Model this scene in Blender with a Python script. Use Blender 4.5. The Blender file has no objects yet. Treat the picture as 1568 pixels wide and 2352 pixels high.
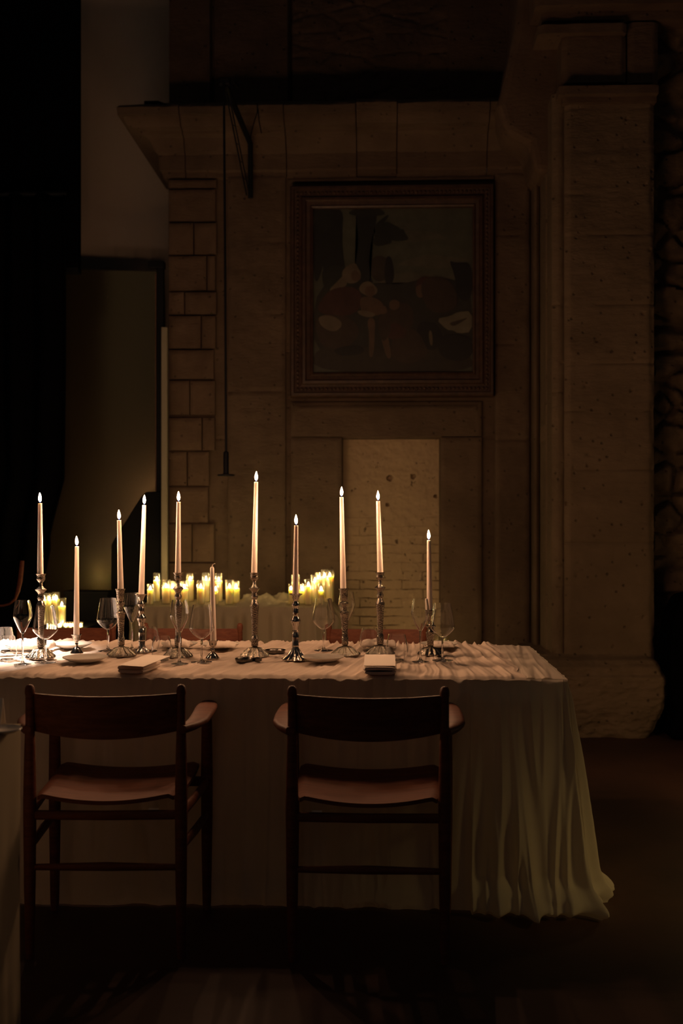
import bpy, bmesh, math, random
from mathutils import Vector, Matrix, noise
random.seed(7)
PI = math.pi
SC = bpy.context.scene
COL = SC.collection

# ------------------------------------------------------------------ camera
F = 2450.0; HC = 1.265; YH = 1190.0; VPX = 880.0
YAW = math.atan((VPX - 784.0) / F)
cam_d = bpy.data.cameras.new('camera'); cam = bpy.data.objects.new('camera', cam_d); COL.objects.link(cam)
cam.location = (0, 0, HC); cam.rotation_euler = (PI / 2, 0, YAW)
cam_d.sensor_fit = 'VERTICAL'; cam_d.sensor_height = 36.0; cam_d.lens = F / 2352 * 36.0
cam_d.shift_y = (YH - 1176) / 2352
cam_d.clip_start = 0.05; cam_d.clip_end = 60
cam_d.dof.use_dof = True; cam_d.dof.focus_distance = 3.9; cam_d.dof.aperture_fstop = 2.8
SC.camera = cam
FW = Vector((-math.sin(YAW), math.cos(YAW), 0)); RT = Vector((math.cos(YAW), math.sin(YAW), 0))
def at(px, py, Y):
    """world point seen at photo pixel (px, py) on the vertical plane y = Y"""
    d = FW + RT * ((px - 784) / F) + Vector((0, 0, (YH - py) / F))
    return Vector((0, 0, HC)) + d * (Y / d.y)
def on(px, py, z):
    """world point seen at photo pixel (px, py) on the horizontal plane z"""
    d = FW + RT * ((px - 784) / F) + Vector((0, 0, (YH - py) / F))
    return Vector((0, 0, HC)) + d * ((z - HC) / d.z)

# ------------------------------------------------------------------ render look, world
SC.view_settings.view_transform = 'Standard'; SC.view_settings.look = 'None'
SC.view_settings.gamma = 1.0; SC.view_settings.use_curve_mapping = False
SC.view_settings.exposure = 1.6
SC.render.engine = 'CYCLES'
SC.cycles.use_denoising = True
SC.cycles.max_bounces = 12; SC.cycles.transparent_max_bounces = 40
SC.cycles.sample_clamp_indirect = 5.0; SC.cycles.blur_glossy = 1.0
SC.cycles.use_light_tree = True
w = bpy.data.worlds.new('world'); SC.world = w; w.use_nodes = True
WORLD_RGB = (0.90, 0.76, 0.70); WORLD_S = 0.0036
w.node_tree.nodes['Background'].inputs[0].default_value = (*WORLD_RGB, 1)
w.node_tree.nodes['Background'].inputs[1].default_value = WORLD_S
TAPER_E = 560.0; PILLAR_E = 72.0
TAPER_RGB = (1.0, 0.53, 0.27); PILLAR_RGB = (1.0, 0.71, 0.32)

def lamp(name, kind, loc, energy, color, aim=None, **kw):
    d = bpy.data.lights.new(name, kind); d.energy = energy; d.color = color
    for k, v in kw.items(): setattr(d, k, v)
    o = bpy.data.objects.new(name, d); COL.objects.link(o); o.location = loc
    if aim is not None:
        o.rotation_euler = (Vector(aim) - Vector(loc)).to_track_quat('-Z', 'Y').to_euler()
    return o
# the pendant lamp that shines on the left part of the long table, just outside the frame
lamp('pendant_spot', 'SPOT', (-1.62, 3.98, 1.65), 95, (1.0, 0.78, 0.62), aim=(-1.62, 3.98, 0.75),
     spot_size=math.radians(66), spot_blend=0.8, shadow_soft_size=0.03)
# added point light, no fixture, for the warm glow from the right
lamp('right_glow_fill', 'POINT', (1.95, 4.85, 0.45), 1.6, (1.0, 0.62, 0.24), shadow_soft_size=0.10)
# added unseen spot from the front right, brightens the cloth at the table end
lamp('table_end_fill', 'SPOT', (2.3, 2.55, 1.25), 15, (1.0, 0.66, 0.20), aim=(1.02, 3.55, 0.30),
     spot_size=math.radians(30), spot_blend=1.0, shadow_soft_size=0.35)
# added weak area fill above and behind the camera, keeps the chairs readable
lamp('chair_fill', 'AREA', (-2.2, -2.5, 4.6), 1.25, (1.0, 0.70, 0.45), aim=(0.3, 6, 1.5), shape='DISK', size=5.0)

# ------------------------------------------------------------------ helpers
def tag(o, label=None, cat=None, group=None, kind=None):
    if label: o['label'] = label
    if cat: o['category'] = cat
    if group: o['group'] = group
    if kind: o['kind'] = kind
    return o
def empty(name, loc, rz=0):
    o = bpy.data.objects.new(name, None); COL.objects.link(o); o.location = loc
    o.rotation_euler = (0, 0, rz); o.empty_display_size = 0.05
    return o
def link(name, bm, mat, parent=None, smooth=True, loc=None):
    me = bpy.data.meshes.new(name)
    bmesh.ops.recalc_face_normals(bm, faces=bm.faces)
    bm.to_mesh(me); bm.free()
    mats = mat if isinstance(mat, (list, tuple)) else [mat]
    for m in mats: me.materials.append(m)
    if smooth:
        me.shade_smooth()
        me.set_sharp_from_angle(angle=math.radians(48))
    o = bpy.data.objects.new(name, me); COL.objects.link(o)
    if parent is not None: o.parent = parent
    if loc is not None: o.location = loc
    return o
def sharp(o, deg=35):
    me = o.data
    try: me.set_sharp_from_angle(angle=math.radians(deg))
    except Exception: pass
    return o
def bevel(o, width=0.003, seg=2):
    m = o.modifiers.new('bevel', 'BEVEL'); m.width = width; m.segments = seg; m.limit_method = 'ANGLE'
    m.angle_limit = math.radians(40); return o
def box(bm, x0, x1, y0, y1, z0, z1, jit=0):
    j = lambda: random.uniform(-jit, jit)
    vs = [bm.verts.new((x + j(), y + j(), z + j())) for x in (x0, x1) for y in (y0, y1) for z in (z0, z1)]
    for f in ((0, 1, 3, 2), (4, 6, 7, 5), (0, 4, 5, 1), (2, 3, 7, 6), (0, 2, 6, 4), (1, 5, 7, 3)):
        bm.faces.new([vs[i] for i in f])
def lathe(bm, prof, n=32, flute=None, center=(0, 0, 0), close=True, axis=None):
    """prof = [(r, z)...]; flute(angle, r, z, i) -> multiplier"""
    cx, cy, cz = center; rings = []
    for i, (r, z) in enumerate(prof):
        if r < 1e-6: rings.append([bm.verts.new((cx, cy, cz + z))]); continue
        ring = []
        for k in range(n):
            a = 2 * PI * k / n; rr = r * (flute(a, r, z, i) if flute else 1)
            ring.append(bm.verts.new((cx + rr * math.cos(a), cy + rr * math.sin(a), cz + z)))
        rings.append(ring)
    for A, B in zip(rings[:-1], rings[1:]):
        if len(A) == 1 and len(B) == 1: continue
        for k in range(n):
            k2 = (k + 1) % n
            if len(A) == 1: bm.faces.new((A[0], B[k], B[k2]))
            elif len(B) == 1: bm.faces.new((A[k], A[k2], B[0]))
            else: bm.faces.new((A[k], A[k2], B[k2], B[k]))
    if close:
        for R in (rings[0], rings[-1]):
            if len(R) > 2: bm.faces.new(R)
def tube(bm, pts, rad, n=10, caps=True):
    """tube through points; rad scalar or list"""
    pts = [Vector(p) for p in pts]; rings = []
    prev = None
    for i, p in enumerate(pts):
        t = (pts[min(i + 1, len(pts) - 1)] - pts[max(i - 1, 0)]).normalized()
        ref = Vector((0, 0, 1)) if abs(t.z) < 0.9 else Vector((0, 1, 0))
        a = t.cross(ref).normalized() if prev is None else (prev - t * prev.dot(t)).normalized()
        prev = a; b = t.cross(a)
        r = rad[i] if isinstance(rad, list) else rad
        if isinstance(r, (list, tuple)): ra, rb = r
        else: ra = rb = r
        rings.append([bm.verts.new(p + a * (ra * math.cos(2 * PI * k / n)) + b * (rb * math.sin(2 * PI * k / n))) for k in range(n)])
    for A, B in zip(rings[:-1], rings[1:]):
        for k in range(n): bm.faces.new((A[k], A[(k + 1) % n], B[(k + 1) % n], B[k]))
    if caps: bm.faces.new(rings[0]); bm.faces.new(rings[-1])
def grid(bm, nu, nv, fn, mat=0):
    V = [[bm.verts.new(fn(i / nu, j / nv)) for j in range(nv + 1)] for i in range(nu + 1)]
    for i in range(nu):
        for j in range(nv):
            f = bm.faces.new((V[i][j], V[i + 1][j], V[i + 1][j + 1], V[i][j + 1])); f.material_index = mat
    return V
def prism(bm, poly, y0, y1, mat=0):
    """poly = [(x, z)...] extruded from y0 to y1"""
    A = [bm.verts.new((x, y0, z)) for x, z in poly]; B = [bm.verts.new((x, y1, z)) for x, z in poly]
    fs = [bm.faces.new(A), bm.faces.new(B)]
    n = len(poly)
    for k in range(n): fs.append(bm.faces.new((A[k], A[(k + 1) % n], B[(k + 1) % n], B[k])))
    for f in fs: f.material_index = mat
def sab(n, e): return math.sqrt(n * n + e * e) - e
def nz(x, y, z=0.0): return noise.noise(Vector((x, y, z)))
def fbm(x, y, z=0.0, o=4): return noise.fractal(Vector((x, y, z)), 0.9, 2.1, o)
def sm(a, b, x):
    t = max(0.0, min(1.0, (x - a) / (b - a))); return t * t * (3 - 2 * t)
def interp(x, pts):
    if x <= pts[0][0]: return pts[0][1]
    for (a, va), (b, vb) in zip(pts[:-1], pts[1:]):
        if x <= b: return va + (vb - va) * (x - a) / (b - a)
    return pts[-1][1]

# ------------------------------------------------------------------ materials
def new_mat(name):
    m = bpy.data.materials.new(name); m.use_nodes = True
    nt = m.node_tree; return m, nt, nt.nodes['Principled BSDF']
def N(nt, t, **kw):
    n = nt.nodes.new(t)
    for k, v in kw.items():
        if k in n.inputs: n.inputs[k].default_value = v
        else: setattr(n, k, v)
    return n
def pmat(name, rgb, rough=0.5, metal=0.0, **kw):
    m, nt, b = new_mat(name)
    b.inputs['Base Color'].default_value = (*rgb, 1); b.inputs['Roughness'].default_value = rough
    b.inputs['Metallic'].default_value = metal
    for k, v in kw.items(): b.inputs[k].default_value = v
    return m
def stone(name, c1, c2, scale=3.0, bump=0.6, pits=0.5, rough=0.9):
    m, nt, b = new_mat(name); L = nt.links.new
    tc = N(nt, 'ShaderNodeTexCoord')
    n1 = N(nt, 'ShaderNodeTexNoise', Scale=scale, Detail=8.0, Roughness=0.62)
    mp = N(nt, 'ShaderNodeMapping'); mp.inputs['Scale'].default_value = (1.0, 1.0, 2.6)
    n2 = N(nt, 'ShaderNodeTexNoise', Scale=scale * 7, Detail=6.0, Roughness=0.7)
    vo = N(nt, 'ShaderNodeTexVoronoi', Scale=16.0)
    L(tc.outputs['Object'], n1.inputs['Vector']); L(tc.outputs['Object'], mp.inputs['Vector'])
    L(mp.outputs['Vector'], n2.inputs['Vector']); L(tc.outputs['Object'], vo.inputs['Vector'])
    cr = N(nt, 'ShaderNodeValToRGB'); cr.color_ramp.elements[0].position = 0.32; cr.color_ramp.elements[1].position = 0.68
    cr.color_ramp.elements[0].color = (*c1, 1); cr.color_ramp.elements[1].color = (*c2, 1)
    L(n1.outputs['Fac'], cr.inputs['Fac'])
    pr = N(nt, 'ShaderNodeValToRGB'); pr.color_ramp.elements[0].position = 0.05; pr.color_ramp.elements[1].position = 0.16
    pr.color_ramp.elements[0].color = (1 - pits, 1 - pits, 1 - pits, 1); pr.color_ramp.elements[1].color = (1, 1, 1, 1)
    L(vo.outputs['Distance'], pr.inputs['Fac'])
    mx = N(nt, 'ShaderNodeMix', data_type='RGBA', blend_type='MULTIPLY'); mx.inputs[0].default_value = 1.0
    L(cr.outputs['Color'], mx.inputs[6]); L(pr.outputs['Color'], mx.inputs[7])
    L(mx.outputs[2], b.inputs['Base Color'])
    ad = N(nt, 'ShaderNodeMath', operation='MULTIPLY_ADD'); ad.inputs[1].default_value = 0.6
    L(n2.outputs['Fac'], ad.inputs[0]); L(pr.outputs['Color'], ad.inputs[2])
    bp = N(nt, 'ShaderNodeBump', Strength=bump, Distance=0.02)
    L(ad.outputs[0], bp.inputs['Height']); L(bp.outputs['Normal'], b.inputs['Normal'])
    b.inputs['Roughness'].default_value = rough
    return m
def wood(name, c1, c2, rough=0.38, axis=(1.5, 14, 14)):
    m, nt, b = new_mat(name); L = nt.links.new
    tc = N(nt, 'ShaderNodeTexCoord'); mp = N(nt, 'ShaderNodeMapping'); mp.inputs['Scale'].default_value = axis
    n1 = N(nt, 'ShaderNodeTexNoise', Scale=4.0, Detail=8.0, Roughness=0.65, Distortion=0.4)
    cr = N(nt, 'ShaderNodeValToRGB'); cr.color_ramp.elements[0].position = 0.35; cr.color_ramp.elements[1].position = 0.7
    cr.color_ramp.elements[0].color = (*c1, 1); cr.color_ramp.elements[1].color = (*c2, 1)
    L(tc.outputs['Object'], mp.inputs['Vector']); L(mp.outputs['Vector'], n1.inputs['Vector'])
    L(n1.outputs['Fac'], cr.inputs['Fac']); L(cr.outputs['Color'], b.inputs['Base Color'])
    bp = N(nt, 'ShaderNodeBump', Strength=0.12, Distance=0.003); L(n1.outputs['Fac'], bp.inputs['Height'])
    L(bp.outputs['Normal'], b.inputs['Normal']); b.inputs['Roughness'].default_value = rough
    return m
def fabric(name, rgb, weave=900.0, trans=0.25, bump=0.25):
    m, nt, b = new_mat(name); L = nt.links.new
    tc = N(nt, 'ShaderNodeTexCoord')
    n1 = N(nt, 'ShaderNodeTexNoise', Scale=weave / 6, Detail=4.0, Roughness=0.7)
    L(tc.outputs['Object'], n1.inputs['Vector'])
    bp = N(nt, 'ShaderNodeBump', Strength=bump, Distance=0.002); L(n1.outputs['Fac'], bp.inputs['Height'])
    L(bp.outputs['Normal'], b.inputs['Normal'])
    b.inputs['Base Color'].default_value = (*rgb, 1); b.inputs['Roughness'].default_value = 0.95
    b.inputs['Specular IOR Level'].default_value = 0.1
    tr = N(nt, 'ShaderNodeBsdfTranslucent'); tr.inputs['Color'].default_value = (*rgb, 1)
    mx = N(nt, 'ShaderNodeMixShader'); mx.inputs[0].default_value = trans
    L(b.outputs[0], mx.inputs[1]); L(tr.outputs[0], mx.inputs[2])
    L(mx.outputs[0], nt.nodes['Material Output'].inputs['Surface'])
    return m
def wax(name, rgb, scale=0.02, rad=(1.0, 0.6, 0.35)):
    return pmat(name, rgb, 0.45, **{'Subsurface Weight': 1.0, 'Subsurface Radius': rad, 'Subsurface Scale': scale})
def thin_glass(name, tint=(1, 1, 1), boost=1.0, f0=0.05, ro=0.05):
    m = bpy.data.materials.new(name); m.use_nodes = True; nt = m.node_tree; nt.nodes.clear(); L = nt.links.new
    out = N(nt, 'ShaderNodeOutputMaterial'); fr = N(nt, 'ShaderNodeLayerWeight'); fr.inputs['Blend'].default_value = 0.25
    pw = N(nt, 'ShaderNodeMath', operation='POWER'); pw.inputs[1].default_value = 2.2
    mu = N(nt, 'ShaderNodeMath', operation='MULTIPLY_ADD', use_clamp=True); mu.inputs[1].default_value = 0.8 * boost; mu.inputs[2].default_value = f0
    tr = N(nt, 'ShaderNodeBsdfTransparent'); tr.inputs['Color'].default_value = (*tint, 1)
    gl = N(nt, 'ShaderNodeBsdfGlossy'); gl.inputs['Roughness'].default_value = ro
    mx = N(nt, 'ShaderNodeMixShader')
    L(fr.outputs['Facing'], pw.inputs[0]); L(pw.outputs[0], mu.inputs[0]); L(mu.outputs[0], mx.inputs[0])
    L(tr.outputs[0], mx.inputs[1]); L(gl.outputs[0], mx.inputs[2]); L(mx.outputs[0], out.inputs['Surface'])
    return m
def flame_mat(name, rgb, strength, blue=True):
    m = bpy.data.materials.new(name); m.use_nodes = True; nt = m.node_tree; nt.nodes.clear(); L = nt.links.new
    out = N(nt, 'ShaderNodeOutputMaterial'); em = N(nt, 'ShaderNodeEmission'); tc = N(nt, 'ShaderNodeTexCoord')
    sp = N(nt, 'ShaderNodeSeparateXYZ'); cr = N(nt, 'ShaderNodeValToRGB'); e = cr.color_ramp.elements
    e[0].position = 0.02; e[0].color = (0.00015, 0.00025, 0.0012, 1); e[1].position = 0.36; e[1].color = (*rgb, 1)
    if blue:
        q = e.new(0.13); q.color = (0.0004, 0.0007, 0.003, 1)
    em.inputs['Strength'].default_value = strength
    L(tc.outputs['Generated'], sp.inputs[0]); L(sp.outputs['Z'], cr.inputs['Fac']); L(cr.outputs['Color'], em.inputs['Color'])
    L(em.outputs[0], out.inputs['Surface']); return m
def brick_mat(name):
    m, nt, b = new_mat(name); L = nt.links.new
    tc = N(nt, 'ShaderNodeTexCoord'); mp = N(nt, 'ShaderNodeMapping'); mp.inputs['Rotation'].default_value = (PI / 2, 0, 0)
    L(tc.outputs['Object'], mp.inputs['Vector'])
    wn = N(nt, 'ShaderNodeTexNoise', Scale=5.0, Detail=3.0)
    L(tc.outputs['Object'], wn.inputs['Vector'])
    va = N(nt, 'ShaderNodeMix', data_type='VECTOR'); va.inputs[0].default_value = 0.03
    L(mp.outputs['Vector'], va.inputs[4]); L(wn.outputs['Color'], va.inputs[5])
    br = N(nt, 'ShaderNodeTexBrick'); br.inputs['Scale'].default_value = 1.0
    br.inputs['Brick Width'].default_value = 0.27; br.inputs['Row Height'].default_value = 0.058
    br.inputs['Mortar Size'].default_value = 0.0045; br.inputs['Mortar Smooth'].default_value = 0.5
    L(va.outputs[1], br.inputs['Vector'])
    ms = N(nt, 'ShaderNodeTexNoise', Scale=6.0, Detail=5.0, Roughness=0.7)
    L(tc.outputs['Object'], ms.inputs['Vector'])
    mr = N(nt, 'ShaderNodeValToRGB'); mr.color_ramp.elements[0].position = 0.42; mr.color_ramp.elements[1].position = 0.62
    L(ms.outputs['Fac'], mr.inputs['Fac'])
    sz = N(nt, 'ShaderNodeSeparateXYZ'); L(tc.outputs['Object'], sz.inputs[0])
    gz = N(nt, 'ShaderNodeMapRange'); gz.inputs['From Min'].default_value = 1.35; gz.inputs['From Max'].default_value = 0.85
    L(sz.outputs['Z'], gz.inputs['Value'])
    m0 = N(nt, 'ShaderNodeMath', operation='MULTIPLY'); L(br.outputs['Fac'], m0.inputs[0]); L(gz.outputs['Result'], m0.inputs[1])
    mm = N(nt, 'ShaderNodeMath', operation='MULTIPLY'); L(m0.outputs[0], mm.inputs[0]); L(mr.outputs['Color'], mm.inputs[1])
    pn = N(nt, 'ShaderNodeTexNoise', Scale=22.0, Detail=4.0, Roughness=0.6)
    L(tc.outputs['Object'], pn.inputs['Vector'])
    pr = N(nt, 'ShaderNodeValToRGB'); pr.color_ramp.elements[0].position = 0.66; pr.color_ramp.elements[1].position = 0.72
    L(pn.outputs['Fac'], pr.inputs['Fac'])
    mxx = N(nt, 'ShaderNodeMath', operation='MAXIMUM'); L(mm.outputs[0], mxx.inputs[0]); L(pr.outputs['Color'], mxx.inputs[1])
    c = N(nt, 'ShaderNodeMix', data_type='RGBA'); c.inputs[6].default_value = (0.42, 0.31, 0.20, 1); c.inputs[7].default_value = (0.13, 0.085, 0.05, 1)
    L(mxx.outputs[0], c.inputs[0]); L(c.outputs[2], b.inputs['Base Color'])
    bp = N(nt, 'ShaderNodeBump', Strength=0.8, Distance=0.012, invert=True)
    ad = N(nt, 'ShaderNodeMath', operation='MULTIPLY_ADD'); ad.inputs[1].default_value = 0.35
    L(pn.outputs['Fac'], ad.inputs[0]); L(mxx.outputs[0], ad.inputs[2])
    L(ad.outputs[0], bp.inputs['Height']); L(bp.outputs['Normal'], b.inputs['Normal']); b.inputs['Roughness'].default_value = 0.9
    return m

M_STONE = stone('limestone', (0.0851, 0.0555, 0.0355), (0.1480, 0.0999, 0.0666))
M_STONE_P = stone('pillar_stone', (0.1360, 0.0944, 0.0592), (0.2160, 0.1520, 0.0976), scale=2.2, bump=0.8)
M_STONE_Q = stone('quoin_stone', (0.1015, 0.0630, 0.0406), (0.1610, 0.1050, 0.0686), scale=4.0)
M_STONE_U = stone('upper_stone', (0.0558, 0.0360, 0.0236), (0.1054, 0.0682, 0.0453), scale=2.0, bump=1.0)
M_RUBBLE = stone('rubble_stone', (0.11, 0.075, 0.048), (0.25, 0.17, 0.11), scale=5.0, bump=1.0)
M_BRICK = brick_mat('painted_brick')
M_PLASTER = stone('plaster', (0.50, 0.42, 0.35), (0.56, 0.47, 0.39), scale=1.0, bump=0.1, pits=0.05)
M_FLOOR = stone('worn_floor', (0.038, 0.018, 0.012), (0.085, 0.038, 0.025), scale=1.6, bump=0.08, pits=0.1, rough=0.6)
M_BLACK = pmat('matt_black', (0.005, 0.005, 0.006), 0.85, **{'Specular IOR Level': 0.15})
M_BLACKM = pmat('black_metal', (0.006, 0.0065, 0.009), 0.6, 0.0, **{'Specular IOR Level': 0.2})
M_LACQ = pmat('dark_panel', (0.17, 0.14, 0.08), 0.22, 0.75)
M_VELVET = pmat('dark_cloth', (0.003, 0.003, 0.004), 1.0, **{'Specular IOR Level': 0.0})
M_WHITE = pmat('white_paint', (0.28, 0.25, 0.18), 0.6)
M_CLOTH = fabric('white_gauze', (0.74, 0.66, 0.57), trans=0.42)
M_CLOTH2 = fabric('cream_cloth', (0.60, 0.52, 0.36), trans=0.25)
M_RUNNER = fabric('crinkled_gauze', (0.72, 0.60, 0.51), trans=0.15)
M_NAPKIN = fabric('linen', (0.76, 0.66, 0.58), trans=0.1)
M_CARD = pmat('paper_card', (0.82, 0.74, 0.66), 0.8)
M_PLATE = pmat('porcelain', (0.62, 0.58, 0.52), 0.22)
M_SILVER = pmat('tarnished_silver', (0.36, 0.31, 0.26), 0.24, 1.0)
M_SILVER2 = pmat('bright_silver', (0.48, 0.44, 0.39), 0.13, 1.0)
def embossed(m, sc=240.0, st=0.4):
    nt = m.node_tree; b = nt.nodes['Principled BSDF']; tc = N(nt, 'ShaderNodeTexCoord')
    v = N(nt, 'ShaderNodeTexVoronoi', Scale=sc); bp = N(nt, 'ShaderNodeBump', Strength=st, Distance=0.003)
    nt.links.new(tc.outputs['Object'], v.inputs['Vector']); nt.links.new(v.outputs['Distance'], bp.inputs['Height'])
    nt.links.new(bp.outputs['Normal'], b.inputs['Normal'])
embossed(M_SILVER)
M_STEEL = pmat('dark_steel', (0.12, 0.11, 0.10), 0.25, 1.0)
M_WOOD = wood('teak', (0.105, 0.034, 0.019), (0.195, 0.068, 0.037), rough=0.5)
M_WOOD.node_tree.nodes['Principled BSDF'].inputs['Specular IOR Level'].default_value = 0.22
M_TAPER = pmat('taper_wax', (0.92, 0.80, 0.72), 0.4, **{'Subsurface Weight': 0.35, 'Subsurface Radius': (1.0, 0.8, 0.65), 'Subsurface Scale': 0.006})
M_PWAX = wax('pillar_wax', (0.94, 0.83, 0.60), 0.045, (1.0, 0.75, 0.30))
M_WICK = pmat('wick', (0.03, 0.02, 0.02), 0.9)
M_WICKW = pmat('white_wick', (0.70, 0.58, 0.48), 0.9)
M_FLAME = flame_mat('taper_flame', TAPER_RGB, TAPER_E)
M_PFLAME = flame_mat('pillar_flame', PILLAR_RGB, PILLAR_E, blue=False)
M_TGLASS = pmat('clear_glass', (1, 1, 1), 0.0, **{'Transmission Weight': 1.0, 'IOR': 1.45})
M_CGLASS = thin_glass('candle_glass', (1.0, 0.98, 0.92), 1.1, 0.15, 0.14)
M_GLASS = pmat('solid_glass', (1, 1, 1), 0.0, **{'Transmission Weight': 1.0, 'IOR': 1.45})

# ------------------------------------------------------------------ room shell
YW = 6.95
def S(name): return {'kind': 'structure'}
def struct(name, bm, mat, smooth=False):
    o = link(name, bm, mat, smooth=smooth); o['kind'] = 'structure'; return o
bm = bmesh.new(); grid(bm, 4, 4, lambda u, v: Vector((-7 + 14 * u, -3.5 + 13 * v, 0))); struct('floor', bm, M_FLOOR)
# plaster wall behind the stone portal, seen at the left
bm = bmesh.new(); box(bm, -7, 0.6, 8.2, 8.4, 0, 6.5); struct('wall_left', bm, M_PLASTER)

def rect(px0, py0, px1, py1, Y):
    a = at(px0, py1, Y); b = at(px1, py0, Y)
    return a.x, b.x, max(a.z, 0.0), b.z
def slab(bm, px0, py0, px1, py1, Y, back, jit=0.0):
    x0, x1, z0, z1 = rect(px0, py0, px1, py1, Y); box(bm, x0, x1, Y, back, z0, z1, jit)
def field(bm, x0, x1, z0, z1, Y, fn, nu, nv, back=None):
    """wall face with relief: fn(x, z) pushes towards the room"""
    V = grid(bm, nu, nv, lambda u, v: Vector((x0 + (x1 - x0) * u, Y - fn(x0 + (x1 - x0) * u, z0 + (z1 - z0) * v), z0 + (z1 - z0) * v)))
    if back is not None:
        edge = [V[i][0] for i in range(nu + 1)] + [V[nu][j] for j in range(1, nv + 1)] + [V[i][nv] for i in range(nu - 1, -1, -1)] + [V[0][j] for j in range(nv - 1, 0, -1)]
        B = [bm.verts.new((v.co.x, back, v.co.z)) for v in edge]
        n = len(edge)
        for k in range(n): bm.faces.new((edge[k], edge[(k + 1) % n], B[(k + 1) % n], B[k]))
def groove(d, wd, dep): return -dep * math.exp(-(d / wd) ** 2)

# main back wall (with relief), around the bricked-up doorway
xa = at(387, 900, YW).x; xb = at(1310, 900, YW).x; zc = at(700, 400, YW).z
nx0, nx1, _, nz1 = rect(786, 1006, 1010, 1700, YW)
def wallf(x, z):
    d = 0.010 * fbm(x * 2.2, z * 2.2, 3.0) + 0.004 * fbm(x * 9, z * 14, 1.0)
    for zz in (1.15, 1.78, 2.35, 2.9): d += groove(z - zz + 0.01 * nz(x * 3, zz), 0.006, 0.008)
    return d
bm = bmesh.new()
field(bm, xa, nx0, 0, zc, YW, wallf, 110, 260, YW + 1.3)
field(bm, nx1, xb, 0, zc, YW, wallf, 90, 260, YW + 0.5)
field(bm, nx0, nx1, nz1, zc, YW, wallf, 60, 160, YW + 0.5)
struct('wall_back', bm, M_STONE, True)
bm = bmesh.new()
def brf(x, z):
    d = 0.008 * fbm(x * 5, z * 5, 8.0) + 0.004 * fbm(x * 18, z * 22, 2.0)
    for (px, py, r) in ((895, 1098, 0.02), (948, 1094, 0.017), (890, 1160, 0.012), (1000, 1140, 0.012)):
        c = at(px, py, YW + 0.12); q = ((x - c.x) ** 2 + (z - c.z) ** 2) ** 0.5 + 0.006 * nz(x * 60, z * 60)
        d -= 0.05 * (1 - sm(r * 0.6, r, q))
    return d
field(bm, nx0 - 0.02, nx1 + 0.02, 0, nz1 + 0.02, YW + 0.12, brf, 130, 320)
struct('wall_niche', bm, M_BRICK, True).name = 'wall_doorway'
# raised stone surround of the blocked doorway
bm = bmesh.new()
def surf(px0, py0, px1, py1, Y, amp=0.006, joints=(), back=YW + 0.05, dens=60):
    x0, x1, z0, z1 = rect(px0, py0, px1, py1, Y)
    jz = [at(px0, j, Y).z for j in joints]; ph = random.uniform(0, 50)
    def fn(x, z):
        d = amp * fbm(x * 4, z * 4, ph) + amp * 0.5 * fbm(x * 14, z * 22, ph)
        for q in jz: d += groove(z - q + 0.006 * nz(x * 5, q), 0.005, 0.012)
        e = min(x - x0, x1 - x, z1 - z); d -= 0.010 * (1 - sm(0, 0.014 + 0.008 * abs(nz(x * 9, z * 9, ph)), e))
        return d
    field(bm, x0, x1, z0, z1, Y, fn, max(4, int((x1 - x0) * dens)), max(4, int((z1 - z0) * dens)), back)
surf(668, 922, 1106, 1003, YW - 0.05, joints=())
surf(668, 1004, 784, 1720, YW - 0.05, joints=(1120, 1290))
surf(1012, 1004, 1106, 1720, YW - 0.05, joints=(1180, 1400))
surf(676, 930, 1096, 945, YW - 0.07)
struct('trim_1', bm, M_STONE, True)
# flat pilasters left and right of the painting
bm = bmesh.new()
surf(523, 402, 655, 1720, YW - 0.04, joints=(555, 720, 900, 1085, 1280), amp=0.009)
surf(1137, 396, 1216, 1720, YW - 0.04, joints=(540, 790, 1010, 1300), amp=0.009)
surf(1226, 396, 1238, 1720, YW - 0.14, amp=0.004)
surf(660, 402, 1134, 416, YW - 0.03)
struct('trim_2', bm, M_STONE, True)
# irregular quoins at the left corner
bm = bmesh.new()
rows = [(410, 430, [387, 497]), (433, 507, [387, 495]), (510, 583, [387, 444, 497]), (586, 666, [387, 474, 494]),
        (669, 721, [387, 423, 497]), (724, 799, [387, 461, 495]), (802, 870, [387, 491]), (873, 953, [387, 435, 494]),
        (956, 962, [387, 497]), (958, 1034, [387, 463, 493]), (1037, 1115, [387, 429, 480]), (1118, 1200, [387, 478]), (1203, 1290, [387, 440, 492]), (1293, 1400, [387, 490]), (1403, 1500, [387, 450, 495]), (1503, 1600, [387, 492])]
for (y0, y1, xs) in rows:
    if y1 - y0 < 10: continue
    for x0, x1 in zip(xs[:-1], xs[1:]):
        surf(x0 + (1.6 if x0 > 390 else 0), y0 + 1.2, x1 - 1.2, y1, YW - 0.05 - random.uniform(0, 0.012), amp=0.007)
struct('trim_3', bm, M_STONE_Q, True)

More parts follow.
